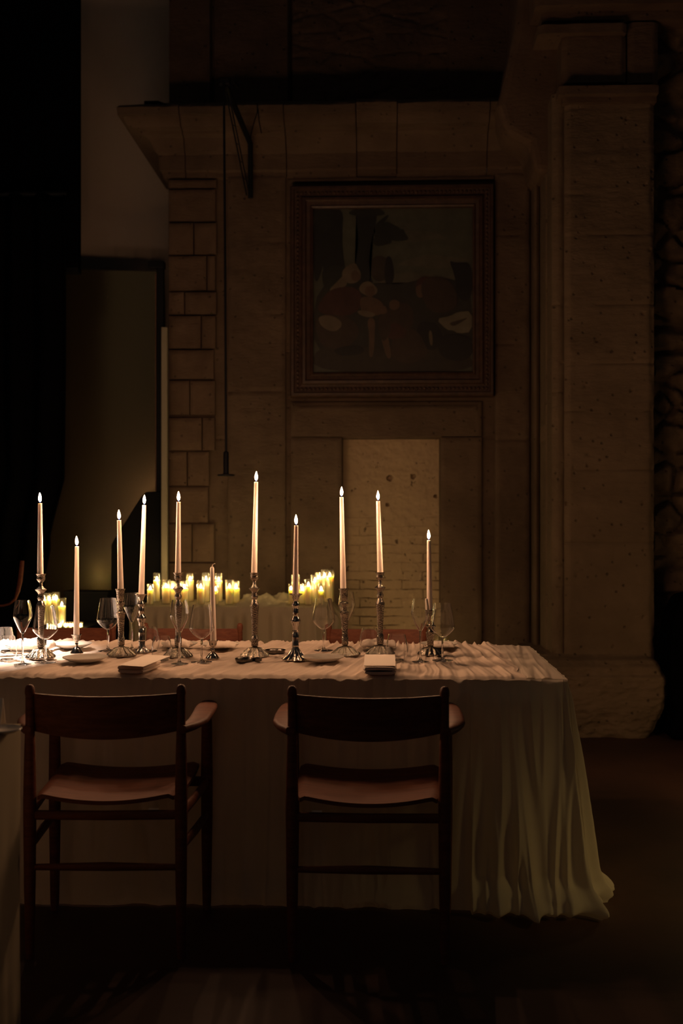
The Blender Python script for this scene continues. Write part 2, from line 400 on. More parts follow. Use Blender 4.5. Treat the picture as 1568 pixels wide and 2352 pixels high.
# cornice: one profile run along the wall and mitred round the left corner
prof = [(0.00, 412), (0.03, 405), (0.035, 394), (0.05, 388), (0.055, 352), (0.075, 344), (0.09, 330), (0.11, 312), (0.15, 303), (0.155, 296),
        (0.21, 286), (0.235, 270), (0.24, 262), (0.27, 258), (0.275, 240), (0.26, 236), (0.0, 232)]
def prz(o, py): return at(600, py, YW - o).z
bm = bmesh.new()
cuts = [297, 412, 651, 817, 912, 1125, 1232]
for ci, (c0, c1) in enumerate(zip(cuts[:-1], cuts[1:])):
    X0 = at(c0, 300, YW - 0.25).x + 0.003; X1 = at(c1, 300, YW - 0.25).x - 0.003
    dz = random.uniform(-0.006, 0.006); n = max(3, int((X1 - X0) / 0.03)); rings = []
    for i in range(n + 1):
        x = X0 + (X1 - X0) * i / n; ring = []
        for (o, py) in prof:
            z = prz(o, py) + dz; xx = x
            if ci == 0 and i == 0: xx = xa - o
            elif ci == 0: xx = max(x, xa - o + 0.002 * i)
            wob = 0.008 * fbm(x * 5, z * 5, 4) + 0.004 * nz(x * 30, z * 30)
            ring.append(bm.verts.new((xx, YW - o - (wob if o > 0.01 else 0), z + 0.4 * wob)))
        rings.append(ring)
    for A, B in zip(rings[:-1], rings[1:]):
        for k in range(len(prof) - 1): bm.faces.new((A[k], A[k + 1], B[k + 1], B[k]))
    bm.faces.new(rings[-1])
    if ci > 0: bm.faces.new(rings[0])
    else:
        Bk = [bm.verts.new((v.co.x, YW + 1.3, v.co.z)) for v in rings[0]]
        for k in range(len(prof) - 1): bm.faces.new((rings[0][k], rings[0][k + 1], Bk[k + 1], Bk[k]))
sharp(struct('trim_4', bm, M_STONE, True), 30)
# recessed upper wall above the cornice
zt = 5.4; z0 = at(600, 236, YW).z - 0.02
bm = bmesh.new()
x0 = at(387, 100, YW).x; x1 = at(1240, 100, YW).x
def upf(x, z):
    px = 880 + x * F / YW; d = 0.015 * fbm(x * 3, z * 3, 6.0)
    if px < 480: d += 0.10
    elif px < 662: d += 0.05
    elif px < 1030:
        v = noise.voronoi(Vector((x * 3.2, z * 8.5, 0.4)))[0]
        d += 0.012 * sm(0.0, 0.20, v[1] - v[0]) - 0.008 + 0.010 * fbm(x * 12, z * 12, 9)
    else: d += 0.02
    d += groove(px - 662, 3.0, 0.05) + groove(px - 482, 2.5, 0.03)
    return d
field(bm, x0, x1, z0, zt, YW + 0.12, upf, 300, 140, YW + 1.3)
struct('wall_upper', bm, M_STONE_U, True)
# ledge top filling behind the cornice
# arch haunch between upper wall and pillar
bm = bmesh.new()
def poly_px(pts, Y): return [(at(px, py, Y).x, at(px, py, Y).z) for px, py in pts]
prism(bm, poly_px([(1196, -150), (1188, 10), (1178, 80), (1163, 150), (1158, 180), (1142, 240), (1160, 300), (1216, 330), (1228, 392), (1262, 400), (1300, 330), (1310, -150)], 6.55), 6.55, 7.1)
o = struct('trim_5', bm, M_STONE_Q); bevel(o, 0.05, 3)
# big pillar
YP = 6.35
bm = bmesh.new()
def pillar_field(px0, py0, px1, py1, Y, joints, back, amp=0.008, dens=75, edge=0.02):
    x0, x1, z0, z1 = rect(px0, py0, px1, py1, Y); jz = [at(px0, j, Y).z for j in joints]; ph = random.uniform(0, 50)
    def fn(x, z):
        d = amp * fbm(x * 2.5, z * 3.5, ph) + 0.5 * amp * fbm(x * 10, z * 30, ph)
        for q in jz: d += groove(z - q + 0.01 * nz(x * 4, q), 0.006, 0.010)
        e = min(x - x0, x1 - x) + 0.012 * nz(x * 5, z * 7, ph)
        d -= edge * (1 - sm(0, 0.03, e))
        for (hx, hz, r) in pits:
            q = ((x - hx) ** 2 + ((z - hz) * 1.4) ** 2) ** 0.5
            if q < r * 2: d -= 0.02 * (1 - sm(r * 0.4, r, q))
        return d
    pits = [(random.uniform(x0, x1), random.uniform(z0, z1), random.uniform(0.006, 0.014)) for _ in range(int((z1 - z0) * (x1 - x0) * 26))]
    field(bm, x0, x1, z0, z1, Y, fn, max(3, int((x1 - x0) * dens)), max(3, int((z1 - z0) * dens)), back)
pillar_field(1297, 214, 1503, 1520, YP, (250, 344, 443, 540, 700, 835, 942, 1080, 1245, 1345), YW + 0.5)
# chamfered inner side strip of the pillar
pillar_field(1268, 214, 1300, 1520, YP + 0.03, (300, 500, 700, 900, 1100, 1300), YW + 0.5, amp=0.005)
pillar_field(1254, 390, 1270, 1520, YP + 0.22, (500, 760, 980, 1200), YW + 0.5, amp=0.005)
struct('trim_6', bm, M_STONE_P, True)
bm = bmesh.new()   # capital ledge and blocks above it
pillar_field(1283, 194, 1513, 216, YP - 0.08, (), YW + 0.5, amp=0.004, edge=0.008)
pillar_field(1292, 216, 1508, 236, YP - 0.03, (), YW + 0.5, amp=0.004, edge=0.008)
pillar_field(1290, 82, 1438, 190, YP + 0.02, (), YW + 0.5)
pillar_field(1442, 50, 1512, 190, YP + 0.03, (), YW + 0.5)
pillar_field(1236, 52, 1440, 76, YP - 0.03, (), YW + 0.5)
pillar_field(1245, 16, 1620, 48, YP + 0.03, (), YW + 0.5)
pillar_field(1230, -60, 1620, 12, YP - 0.06, (), YW + 0.5)
struct('trim_7', bm, M_STONE_Q, True)
# base mouldings and plinth, with worn right side
bm = bmesh.new()
base_prof = [(6.20, 1700), (6.20, 1560), (6.215, 1549), (6.215, 1540), (6.235, 1530), (6.27, 1521), (6.30, 1513), (6.34, 1508), (6.36, 1500)]
xl = at(1262, 1600, 6.2).x - 0.10
zs = []
nv = 90; nu = 90
def basepos(u, v):
    ztop = at(1300, 1503, YP).z; z = ztop * v
    py = 1190 + (HC - z) * F / 6.25
    Yf = interp(py, [(1503, 6.35), (1508, 6.34), (1515, 6.28), (1524, 6.25), (1530, 6.225), (1545, 6.22), (1550, 6.20), (1700, 6.20)])
    xr = at(interp(py, [(1500, 1503), (1508, 1508), (1520, 1520), (1535, 1527), (1560, 1536), (1600, 1532), (1640, 1520), (1690, 1492)]), 1600, 6.2).x
    x = xl + (xr - xl) * u
    rough = 0.012 + 0.03 * sm(1610, 1680, py)
    y = Yf - rough * fbm(x * 6, z * 9, 2) - 0.006 * fbm(x * 20, z * 40) + 0.03 * sm(0.96, 1.0, u)
    return Vector((x + (0.012 * nz(z * 14, 3) if u > 0.9 else 0), y, z))
V = grid(bm, nu, nv, basepos)
for j in range(nv):
    a, b = V[nu][j], V[nu][j + 1]
    c = bm.verts.new((b.co.x, YW, b.co.z)); d = bm.verts.new((a.co.x, YW, a.co.z)); bm.faces.new((a, b, c, d))
    a, b = V[0][j], V[0][j + 1]
    c = bm.verts.new((b.co.x, YW, b.co.z)); d = bm.verts.new((a.co.x, YW, a.co.z)); bm.faces.new((a, b, c, d))
for i in range(nu):
    a, b = V[i][nv], V[i + 1][nv]
    c = bm.verts.new((b.co.x, YW, b.co.z)); d = bm.verts.new((a.co.x, YW, a.co.z)); bm.faces.new((a, b, c, d))
struct('trim_8', bm, M_STONE_P, True)
# rubble wall on the right
bm = bmesh.new()
def rub(x, z):
    zz = z + 0.05 * nz(x * 2, z * 2, 5)
    v = noise.voronoi(Vector((x * 4.2 + 0.5 * nz(x * 3, z * 3), zz * 6.5, 1.7)))[0]
    return 0.07 * sm(0.02, 0.28, v[1] - v[0]) + 0.05 * nz(x * 3, z * 4, 2) + 0.018 * fbm(x * 13, z * 16, 4)
field(bm, at(1498, 900, 6.6).x, at(1498, 900, 6.6).x + 1.6, 0, 5.4, 6.62, rub, 110, 380, 6.9)
struct('wall_right', bm, M_RUBBLE, True)

# ------------------------------------------------------------------ dark things at the left and far right
# glossy dark panel leaning on the plaster wall
x0, x1, z0, z1 = rect(108, 618, 366, 1500, 7.7)
r = empty('glossy_divider', ((x0 + x1) / 2, 7.7, 0), math.radians(8)); tag(r, 'tall dark glossy divider reflecting candle glow, left of the stone corner', 'divider')
bm = bmesh.new(); box(bm, -(x1 - x0) / 2 - 1.4, (x1 - x0) / 2, 0, 0.05, 0.0, z1); bevel(link('panel_board', bm, M_LACQ, r, False), 0.006)
# black hanging screen top left
x0, x1, z0, z1 = rect(-260, 626, 180, -120, 6.9)
zA = at(100, 626, 6.9).z
r = empty('hanging_screen', ((x0 + x1) / 2, 6.9, zA)); tag(r, 'large black screen hanging high at the upper left of the hall', 'screen')
bm = bmesh.new(); box(bm, -(x1 - x0) / 2, (x1 - x0) / 2, 0, 0.06, 0.02, 5.4 - zA); link('screen_cloth', bm, M_VELVET, r, False)
bm = bmesh.new(); box(bm, -(x1 - x0) / 2, (x1 - x0) / 2, -0.01, 0.07, 0.0, 0.03); link('bottom_bar', bm, M_BLACKM, r, False)
# dark curtain with a bulging right edge
r = empty('dark_curtain', (at(40, 1200, 6.7).x, 6.7, 0)); tag(r, 'black curtain gathered at the far left behind the dining table', 'curtain')
bm = bmesh.new()
cx = at(40, 1200, 6.7).x
def curt(u, v):
    py = 1750 - 1300 * v
    xr = at(interp(py, [(450, 150), (900, 150), (1100, 150), (1180, 129), (1225, 118), (1270, 118), (1315, 106), (1400, 100), (1750, 96)]), 1200, 6.7).x - cx
    xl = -1.3
    x = xl + (xr - xl) * u
    return Vector((x, 0.05 * math.sin(u * 60 + 2 * nz(v * 2, u * 3)) * (0.4 + 0.6 * v), max(0.02, at(50, py, 6.7).z)))
grid(bm, 90, 40, curt)
o = link('curtain_fabric', bm, M_VELVET, r); m = o.modifiers.new('thick', 'SOLIDIFY'); m.thickness = 0.006
ztopc = at(50, 450, 6.7).z
bm = bmesh.new(); tube(bm, [(-1.35, 0, ztopc + 0.012), (at(152, 500, 6.7).x - cx, 0, ztopc + 0.012)], 0.014); link('curtain_rod', bm, M_BLACKM, r)
# slanted dark board
r = empty('slanted_board', (at(310, 1300, 6.75).x, 6.75, 0)); tag(r, 'black board with a slanted top corner standing left of the white post', 'board')
bx = at(310, 1300, 6.75).x
bm = bmesh.new(); prism(bm, [(x - bx, max(z, 0)) for x, z in poly_px([(255, 1800), (255, 1252), (262, 1238), (324, 1140), (334, 1130), (372, 1128), (372, 1800)], 6.75)], 0, 0.05)
bevel(link('board_body', bm, M_BLACK, r, False), 0.008, 3)
# black steel post with bracket and white post beside it
px = at(367, 900, 6.85).x; ztp = at(367, 614, 6.85).z
r = empty('black_post', (px, 6.85, 0)); tag(r, 'slim black steel post with a head bracket beside the white post', 'post')
bm = bmesh.new(); box(bm, -0.022, 0.022, 0, 0.045, 0, ztp); bevel(link('post_shaft', bm, M_BLACKM, r, False), 0.003)
bm = bmesh.new(); box(bm, -0.075, 0.028, -0.012, 0.05, ztp - 0.005, ztp + 0.04); bevel(link('head_bracket', bm, M_BLACKM, r, False), 0.004)
bm = bmesh.new(); box(bm, -0.030, -0.024, 0.0, 0.02, 1.2, ztp - 0.04); link('edge_strip', bm, wood('edge_trim', (0.10, 0.05, 0.03), (0.16, 0.08, 0.05)), r, False)
px = at(378, 1000, 6.7).x; zt1 = at(378, 752, 6.7).z
r = empty('white_post', (px, 6.7, 0)); tag(r, 'tall narrow cream painted post in front of the left stone corner', 'post')
bm = bmesh.new(); box(bm, -0.019, 0.019, -0.02, 0.02, 0.02, zt1); bevel(link('post_shaft', bm, M_WHITE, r, False), 0.006, 3)
bm = bmesh.new(); box(bm, -0.03, 0.03, -0.04, 0.04, 0, 0.02); link('post_foot', bm, M_WHITE, r, False)
# black box on the cornice
c = at(360, 243, YW - 0.12)
r = empty('loudspeaker', (c.x, c.y, prz(0.26, 236) + 0.004)); tag(r, 'small black box lying on top of the cornice at its left end', 'box')
bm = bmesh.new(); prism(bm, [(-0.07, 0), (0.075, 0), (0.075, 0.03), (0.02, 0.052), (-0.07, 0.052)], -0.06, 0.06); bevel(link('housing', bm, M_BLACK, r, False), 0.004)
r.name = 'black_box'
# black block with an uneven outline at the right edge
c = at(1600, 1500, 6.1)
r = empty('black_block', (c.x, 6.1, 0)); tag(r, 'black block with an uneven outline against the rubble wall at the right edge', 'stand')
bm = bmesh.new()
prism(bm, [(x - c.x, max(z, 0.0)) for x, z in poly_px([(1540, 1700), (1552, 1640), (1543, 1600), (1539, 1500), (1549, 1420), (1572, 1372), (1640, 1360), (1680, 1700)], 6.1)], 0.0, 0.3)
bevel(link('block_body', bm, M_VELVET, r, False), 0.03, 3)

# ------------------------------------------------------------------ painting
def painting():
    Y = YW - 0.06
    X0, X1, Z0, Z1 = rect(667, 424, 1133, 913, Y); x0, x1, z0, z1 = rect(719, 476, 1085, 857, Y)
    cx = (X0 + X1) / 2; r = empty('framed_painting', (cx, Y, Z0))
    tag(r, 'large dark landscape painting in a carved wooden frame above the blocked doorway', 'painting')
    MF = wood('carved_frame', (0.035, 0.017, 0.011), (0.08, 0.04, 0.024), rough=0.5, axis=(6, 6, 6))
    bm = bmesh.new()
    # profile across the frame: (t 0 outer..1 inner, depth towards the room)
    pf = [(0, -0.05), (0, 0.02), (0.05, 0.035), (0.16, 0.035), (0.20, 0.022), (0.30, 0.018), (0.42, 0.014), (0.50, 0.02), (0.55, 0.034), (0.66, 0.036), (0.72, 0.022), (0.86, 0.016), (0.92, 0.024), (1.0, 0.018), (1.0, -0.03)]
    R = []
    for t, d in pf:
        a0 = X0 + (x0 - X0) * t - cx; a1 = X1 + (x1 - X1) * t - cx; b0 = Z0 + (z0 - Z0) * t - Z0; b1 = Z1 + (z1 - Z1) * t - Z0
        R.append([bm.verts.new((a0, -d, b0)), bm.verts.new((a1, -d, b0)), bm.verts.new((a1, -d, b1)), bm.verts.new((a0, -d, b1))])
    for A, B in zip(R[:-1], R[1:]):
        for k in range(4): bm.faces.new((A[k], A[(k + 1) % 4], B[(k + 1) % 4], B[k]))
    sharp(link('carved_frame', bm, MF, r), 25)
    bm = bmesh.new()   # row of carved beads
    t = 0.33; a0 = X0 + (x0 - X0) * t - cx; a1 = X1 + (x1 - X1) * t - cx; b0 = (z0 - Z0) * t; b1 = Z1 + (z1 - Z1) * t - Z0
    def bead(x, z):
        mt = Matrix.Translation((x, -0.020, z)) @ Matrix.Diagonal((0.0095, 0.012, 0.0115, 1)); bmesh.ops.create_icosphere(bm, subdivisions=2, radius=1, matrix=mt)
    n = 46
    for k in range(n + 1):
        u = k / n; bead(a0 + (a1 - a0) * u, b0); bead(a0 + (a1 - a0) * u, b1)
        if 0 < k < n: bead(a0, b0 + (b1 - b0) * u); bead(a1, b0 + (b1 - b0) * u)
    link('bead_moulding', bm, MF, r)
    # canvas: layered flat shapes, painted like an old landscape with resting travellers
    cols = {'sky': (0.062, 0.064, 0.046), 'cloud': (0.075, 0.070, 0.050), 'tree': (0.010, 0.011, 0.009), 'leaf': (0.014, 0.016, 0.011), 'hill': (0.020, 0.019, 0.015),
            'ground': (0.026, 0.020, 0.014), 'dark': (0.009, 0.008, 0.008), 'red': (0.045, 0.017, 0.012), 'cream': (0.105, 0.080, 0.052), 'skin': (0.080, 0.047, 0.030),
            'brown': (0.034, 0.021, 0.014), 'white': (0.125, 0.108, 0.076), 'wall': (0.034, 0.025, 0.018)}
    keys = list(cols); mats = []
    for k in keys:
        c = cols[k]; mm = stone('paint_' + k, tuple(v * 0.75 for v in c), tuple(min(1, v * 1.2) for v in c), scale=9, bump=0.15, pits=0.1, rough=0.5); mats.append(mm)
    bm = bmesh.new(); lay = [0]
    def shape(key, pts, smoothn=2):
        P = [Vector(p) for p in pts]
        for _ in range(smoothn):
            Q = []
            for i in range(len(P)): a, b = P[i], P[(i + 1) % len(P)]; Q += [a * 0.75 + b * 0.25, a * 0.25 + b * 0.75]
            P = Q
        lay[0] += 1; vs = []
        for p in P:
            px = min(max(p.x, 719), 1085); py = min(max(p.y, 476), 857)
            q = at(px, py, Y); vs.append(bm.verts.new((q.x - cx, 0.012 - 0.00022 * lay[0], q.z - Z0)))
        try:
            f = bm.faces.new(vs); f.material_index = keys.index(key)
            bmesh.ops.triangulate(bm, faces=[f])
        except Exception: pass
    def blob(key, x, y, rx, ry, rot=0, n=12, wob=0.15):
        pts = []
        for k in range(n):
            a = 2 * PI * k / n; q = 1 + random.uniform(-wob, wob); u = rx * q * math.cos(a); v = ry * q * math.sin(a)
            pts.append((x + u * math.cos(rot) - v * math.sin(rot), y + u * math.sin(rot) + v * math.cos(rot)))
        shape(key, pts)
    shape('sky', [(719, 476), (1085, 476), (1085, 857), (719, 857)], 0)
    for (x, y, rx, ry) in ((990, 600, 80, 16), (930, 640, 60, 20), (1040, 660, 60, 30), (960, 540, 70, 12)): blob('cloud', x, y, rx, ry, wob=0.35)
    shape('hill', [(719, 640), (850, 650), (930, 652), (985, 632), (1040, 640), (1085, 655), (1085, 857), (719, 857)])
    shape('ground', [(719, 800), (800, 790), (900, 806), (1000, 800), (1085, 812), (1085, 857), (719, 857)])
    blob('wall', 872, 616, 26, 32, 0, 8, 0.05); blob('dark', 893, 620, 12, 34)
    shape('tree', [(740, 476), (790, 476), (784, 540), (790, 600), (800, 660), (760, 690), (735, 600), (752, 540)])
    shape('tree', [(812, 476), (868, 476), (862, 520), (850, 560), (846, 620), (862, 660), (800, 670), (818, 600), (824, 540)])
    shape('tree', [(719, 476), (760, 476), (750, 560), (735, 640), (719, 650)])
    shape('tree', [(850, 525), (888, 492), (894, 496), (860, 535)], 1)
    for (x, y, rx, ry) in ((890, 530, 34, 18), (912, 540, 24, 14), (880, 552, 22, 12), (742, 500, 26, 30), (838, 486, 40, 12), (770, 640, 40, 40)): blob('leaf', x, y, rx, ry, wob=0.3)
    shape('dark', [(1030, 596), (1046, 604), (1085, 600), (1085, 690), (1052, 690), (1044, 630)])
    # seated robed figure
    blob('cream', 806, 628, 22, 24, 0.4); blob('skin', 817, 634, 11, 13); shape('cream', [(790, 630), (800, 655), (770, 668), (752, 668), (775, 645)])
    shape('red', [(760, 662), (815, 655), (838, 690), (815, 722), (770, 728), (726, 716), (736, 688)])
    shape('brown', [(726, 722), (800, 724), (832, 760), (800, 800), (740, 800), (724, 760)]); shape('cream', [(728, 726), (760, 722), (790, 742), (770, 764), (738, 752)])
    # standing child
    blob('cream', 846, 664, 20, 17); blob('skin', 850, 668, 12, 13); shape('skin', [(828, 680), (862, 682), (884, 700), (876, 726), (832, 722), (826, 700)])
    shape('cream', [(818, 712), (848, 714), (864, 722), (852, 730), (826, 724)]); shape('skin', [(842, 730), (862, 730), (860, 770), (858, 820), (846, 820), (848, 770)])
    shape('skin', [(866, 728), (886, 740), (892, 780), (900, 822), (888, 824), (876, 782)])
    # kneeling and leaning figures
    blob('brown', 915, 730, 34, 40, 0.5); blob('skin', 906, 700, 12, 13); blob('red', 990, 664, 40, 26, 0.3); blob('skin', 966, 668, 12, 15)
    shape('brown', [(960, 640), (1020, 632), (1052, 670), (1046, 716), (980, 720)]); blob('dark', 985, 770, 30, 34); blob('brown', 940, 800, 40, 42, 0.2)
    blob('red', 905, 760, 26, 20, 0.3); blob('skin', 880, 712, 9, 10); shape('brown', [(870, 722), (892, 720), (900, 760), (880, 790), (868, 760)]); shape('dark', [(760, 800), (830, 790), (840, 812), (780, 820)])
    shape('white', [(1000, 732), (1034, 726), (1050, 716), (1084, 714), (1084, 762), (1052, 766), (1040, 758), (1026, 758)], 1); shape('brown', [(1030, 742), (1050, 736), (1078, 728), (1056, 742), (1040, 750)], 1); shape('cream', [(984, 758), (992, 760), (994, 796), (986, 790)])
    shape('dark', [(1000, 768), (1085, 768), (1085, 830), (1010, 826)])
    link('canvas', bm, mats, r, False)
    bm = bmesh.new(); box(bm, x0 - cx - 0.02, x1 - cx + 0.02, 0.014, 0.03, z0 - Z0 - 0.02, z1 - Z0 + 0.02); link('backing', bm, M_BLACK, r, False)
painting()

# ------------------------------------------------------------------ pendant lamp on its swing arm
def pendant():
    Yc = 6.0
    tip = at(514, 190, Yc); a = at(519, 1036, Yc); b = at(520, 1090, Yc)
    r = empty('pendant_lamp', tip); tag(r, 'unlit slim black pendant lamp with a flat disc hanging from the swing arm', 'lamp')
    def loc(v): return Vector(v) - tip
    bm = bmesh.new(); tube(bm, [loc(tip) + Vector((0, 0, 0.0)), loc(tip.lerp(a, 0.5)) + Vector((0.001, 0, 0)), loc(a)], 0.0068, 8); link('cable', bm, M_BLACKM, r)
    bm = bmesh.new(); L = (b - a).length
    lathe(bm, [(0.006, 0), (0.0125, -0.004), (0.0155, -0.012), (0.0155, -L + 0.008), (0.018, -L)], 20, center=loc(a)); link('lamp_body', bm, M_BLACKM, r)
    bm = bmesh.new(); lathe(bm, [(0.047, -L - 0.008), (0.049, -L - 0.004), (0.049, -L), (0.02, -L + 0.004)], 32, center=loc(a)); link('disc_shade', bm, M_BLACKM, r)
    # arm
    w0 = at(575, 455, 6.86); w1 = at(575, 330, 6.80); m = at(533, 232, 6.25); t = at(516, 192, 6.02)
    r2 = empty('swing_arm', w0); tag(r2, 'black metal swing arm bracket fixed to the cornice and holding the pendant lamp', 'bracket')
    def l2(v): return Vector(v) - w0
    bm = bmesh.new(); tube(bm, [l2(w0), l2(w1)], 0.016, 10); link('wall_bar', bm, M_BLACKM, r2)
    bm = bmesh.new(); tube(bm, [l2(w1), l2(m), l2(t)], 0.017, 10); link('main_arm', bm, M_BLACKM, r2)
    for k, (p, q) in enumerate((((515, 195), (566, 448)), ((522, 200), (573, 450)))):
        bm = bmesh.new(); tube(bm, [l2(at(*p, 6.05)), l2(at(*q, 6.84))], 0.0042, 8); link('stay_rod', bm, M_BLACKM, r2)
    for k in range(1, 6):
        bm = bmesh.new(); u = k / 6; p = at(515, 195, 6.05).lerp(at(566, 448, 6.84), u); q = at(522, 200, 6.05).lerp(at(573, 450, 6.84), u); tube(bm, [l2(p), l2(q)], 0.003, 6); link('spacer', bm, M_BLACKM, r2)
    bm = bmesh.new(); c = l2(t); box(bm, c.x - 0.032, c.x + 0.03, c.y - 0.02, c.y + 0.02, c.z - 0.01, c.z + 0.03); bevel(link('pulley_block', bm, M_BLACKM, r2, False), 0.006)
    bm = bmesh.new(); c = l2(at(534, 186, 6.1)); tube(bm, [c, l2(at(546, 200, 6.3))], 0.010); link('lever', bm, M_BLACKM, r2)
    pts = [at(590, 236, 6.65), at(591, 256, 6.65), at(582, 285, 6.68), at(576, 310, 6.78), at(575, 335, 6.79)]
    bm = bmesh.new(); tube(bm, [l2(p) for p in pts], 0.003, 6); link('loose_cable', bm, M_BLACK, r2)
    pts = [at(592, 250, 6.63), at(595, 280, 6.62), at(600, 306, 6.62)]
    bm = bmesh.new(); tube(bm, [l2(p) for p in pts], 0.003, 6); link('loose_cable', bm, M_BLACK, r2)
pendant()

# ------------------------------------------------------------------ tables and cloths
TT = 0.753
XL, XR, YF, YB = -2.7, 0.592, 3.465, 4.36
def skirt(bm, path, nrm, ztop, hem, nv, pleat, flare, pos=None):
    """path: list of (x, y) along the edge; nrm: outward normals"""
    rows = []
    n = len(path)
    for i, ((x, y), (nx, ny)) in enumerate(zip(path, nrm)):
        col = []
        for j in range(nv + 1):
            v = j / nv; s = i / (n - 1)
            z = ztop * (1 - v)
            off = flare(i, x, y, v) + pleat(i, x, y, v)
            zz = max(z, 0.004)
            h = hem(i, x, y)
            # puddle: the last part of the cloth billows out just above the floor
            zz = h + (ztop - h) * (1 - v)
            bx_, by_ = pos(i, x, y, v) if pos else (x, y)
            col.append(bm.verts.new((bx_ + nx * off, by_ + ny * off, zz)))
        rows.append(col)
    for A, B in zip(rows[:-1], rows[1:]):
        for j in range(nv): bm.faces.new((A[j], B[j], B[j + 1], A[j + 1]))
    return rows
def main_cloth():
    bm = bmesh.new()
    # closed path: front edge (left to right), rounded corner, right end, back edge
    path = []; nrm = []
    R = 0.012
    n = 1100; NA = 70; GX, GY = 0.088, 0.05
    for i in range(n):
        xx = XL + (-0.45 - XL) * i / 400 if i < 400 else -0.45 + (XR - R + 0.45) * (i - 400) / (n - 1 - 400)
        path.append((xx, YF)); nrm.append((0, -1))
    for k in range(1, NA + 1):
        a = -PI / 2 + (PI / 2) * k / (NA + 1); path.append((XR - R + R * math.cos(a), YF + R + R * math.sin(a))); nrm.append((math.cos(a), math.sin(a)))
    for i in range(150): path.append((XR, YF + R + (YB - YF - 2 * R) * i / 149)); nrm.append((1, 0))
    for k in range(1, 16):
        a = (PI / 2) * k / 16; path.append((XR - R + R * math.cos(a), YB - R + R * math.sin(a))); nrm.append((math.cos(a), math.sin(a)))
    for i in range(300): path.append((XR - R + (XL - XR + R) * i / 299, YB)); nrm.append((0, 1))
    s = [0.0]
    for a, b in zip(path[:-1], path[1:]): s.append(s[-1] + ((a[0] - b[0]) ** 2 + (a[1] - b[1]) ** 2) ** 0.5)
    sc = XR - XL  # arclength at corner
    for i in range(n, n + NA): s[i] = s[n - 1] + 0.16 * (i - n + 1) / NA
    add = 0.15
    for i in range(n + NA, len(s)): s[i] += add
    def big(i): # how strong the big folds are
        x = path[i][0]; return (0.25 + 0.75 * sm(-0.05, 0.45, x)) if i < n else 1.0
    def pleat(i, x, y, v):
        u = s[i]
        fine = abs(nz(u * 26, v * 0.6, 3.3)) * 0.010 * (1 - 0.6 * v)
        fan = u + 0.05 * nz(u * 3, 1.0) * v
        q = nz(fan * 8.5, v * 0.7, 7.1); w2 = nz(fan * 19, v * 0.9, 2.2)
        ridge = (1 - min(1, sab(q, 0.05) * 3.2)) ** 2
        ridge2 = (1 - min(1, sab(w2, 0.06) * 3.0)) ** 2
        a = big(i) * (0.6 if i >= n + NA // 2 else 1.0)
        d = sm(0, 0.10, v) * (a * (0.050 * ridge + 0.024 * ridge2 + 0.03 * (q + 0.3)) * (0.5 + 0.6 * v) + 0.010 * nz(u * 14, v * 2, 5) + 0.012 * nz(u * 5, v, 9.4))
        if i < n and x < 0.25: d = min(d, 0.02)
        bell = (sm(0.84, 0.95, v) * (1 - sm(0.965, 1.0, v) * 0.7))
        d += bell * (0.03 + 0.045 * nz(u * 7, 4.2) + 0.02 * nz(u * 17, v * 9)) * (0.35 + 0.8 * a)
        cr = 1 - sm(0.12, 0.40, abs(u - sc - 0.02))
        d += cr * sm(0.88, 0.955, v) * (1 - sm(0.975, 1.0, v) * 0.5) * (0.030 + 0.055 * nz(u * 11, v * 14, 6.1))
        if (i < n and x < 0.28) or i >= n + NA + 150: d = min(d, 0.018 + 0.008 * sm(0.86, 0.95, v))
        return d + fine
    def flare(i, x, y, v):
        return 0.02 * v if i >= n + NA + 150 else 0.0
    def pos(i, x, y, v):
        w = v ** 0.95
        if i < n: return x, y
        if i < n + NA:
            t = (PI / 2) * (i - n + 1) / (NA + 1)
            return XR - R + (R + GX * w) * math.sin(t), YF + R + GY * w - (R + GY * w) * math.cos(t)
        if i < n + NA + 150:
            L = YB - YF - R; return XR + GX * w, YB - (YB - y) * (1 - GY * w / L)
        return x + GX * w * sm(XR - 0.3, XR, x), y
    def hem(i, x, y): return 0.004 + 0.006 * abs(nz(s[i] * 6, 2))
    nv = 110
    skirt(bm, path, nrm, 0.745, hem, nv, pleat, flare, pos)
    # top sheet
    vt = grid(bm, 40, 12, lambda u, v: Vector((XL + (XR - 0.004 - XL) * u, YF + 0.004 + (YB - YF - 0.008) * v, 0.745)))
    bmesh.ops.remove_doubles(bm, verts=bm.verts, dist=0.0005)
    o = link('tablecloth', bm, M_CLOTH)
    tag(o, 'long white gauze tablecloth falling in folds to the floor over the set dining table', 'tablecloth')
    # billowed puddle roll on the floor at the right front corner
    return o
main_cloth()
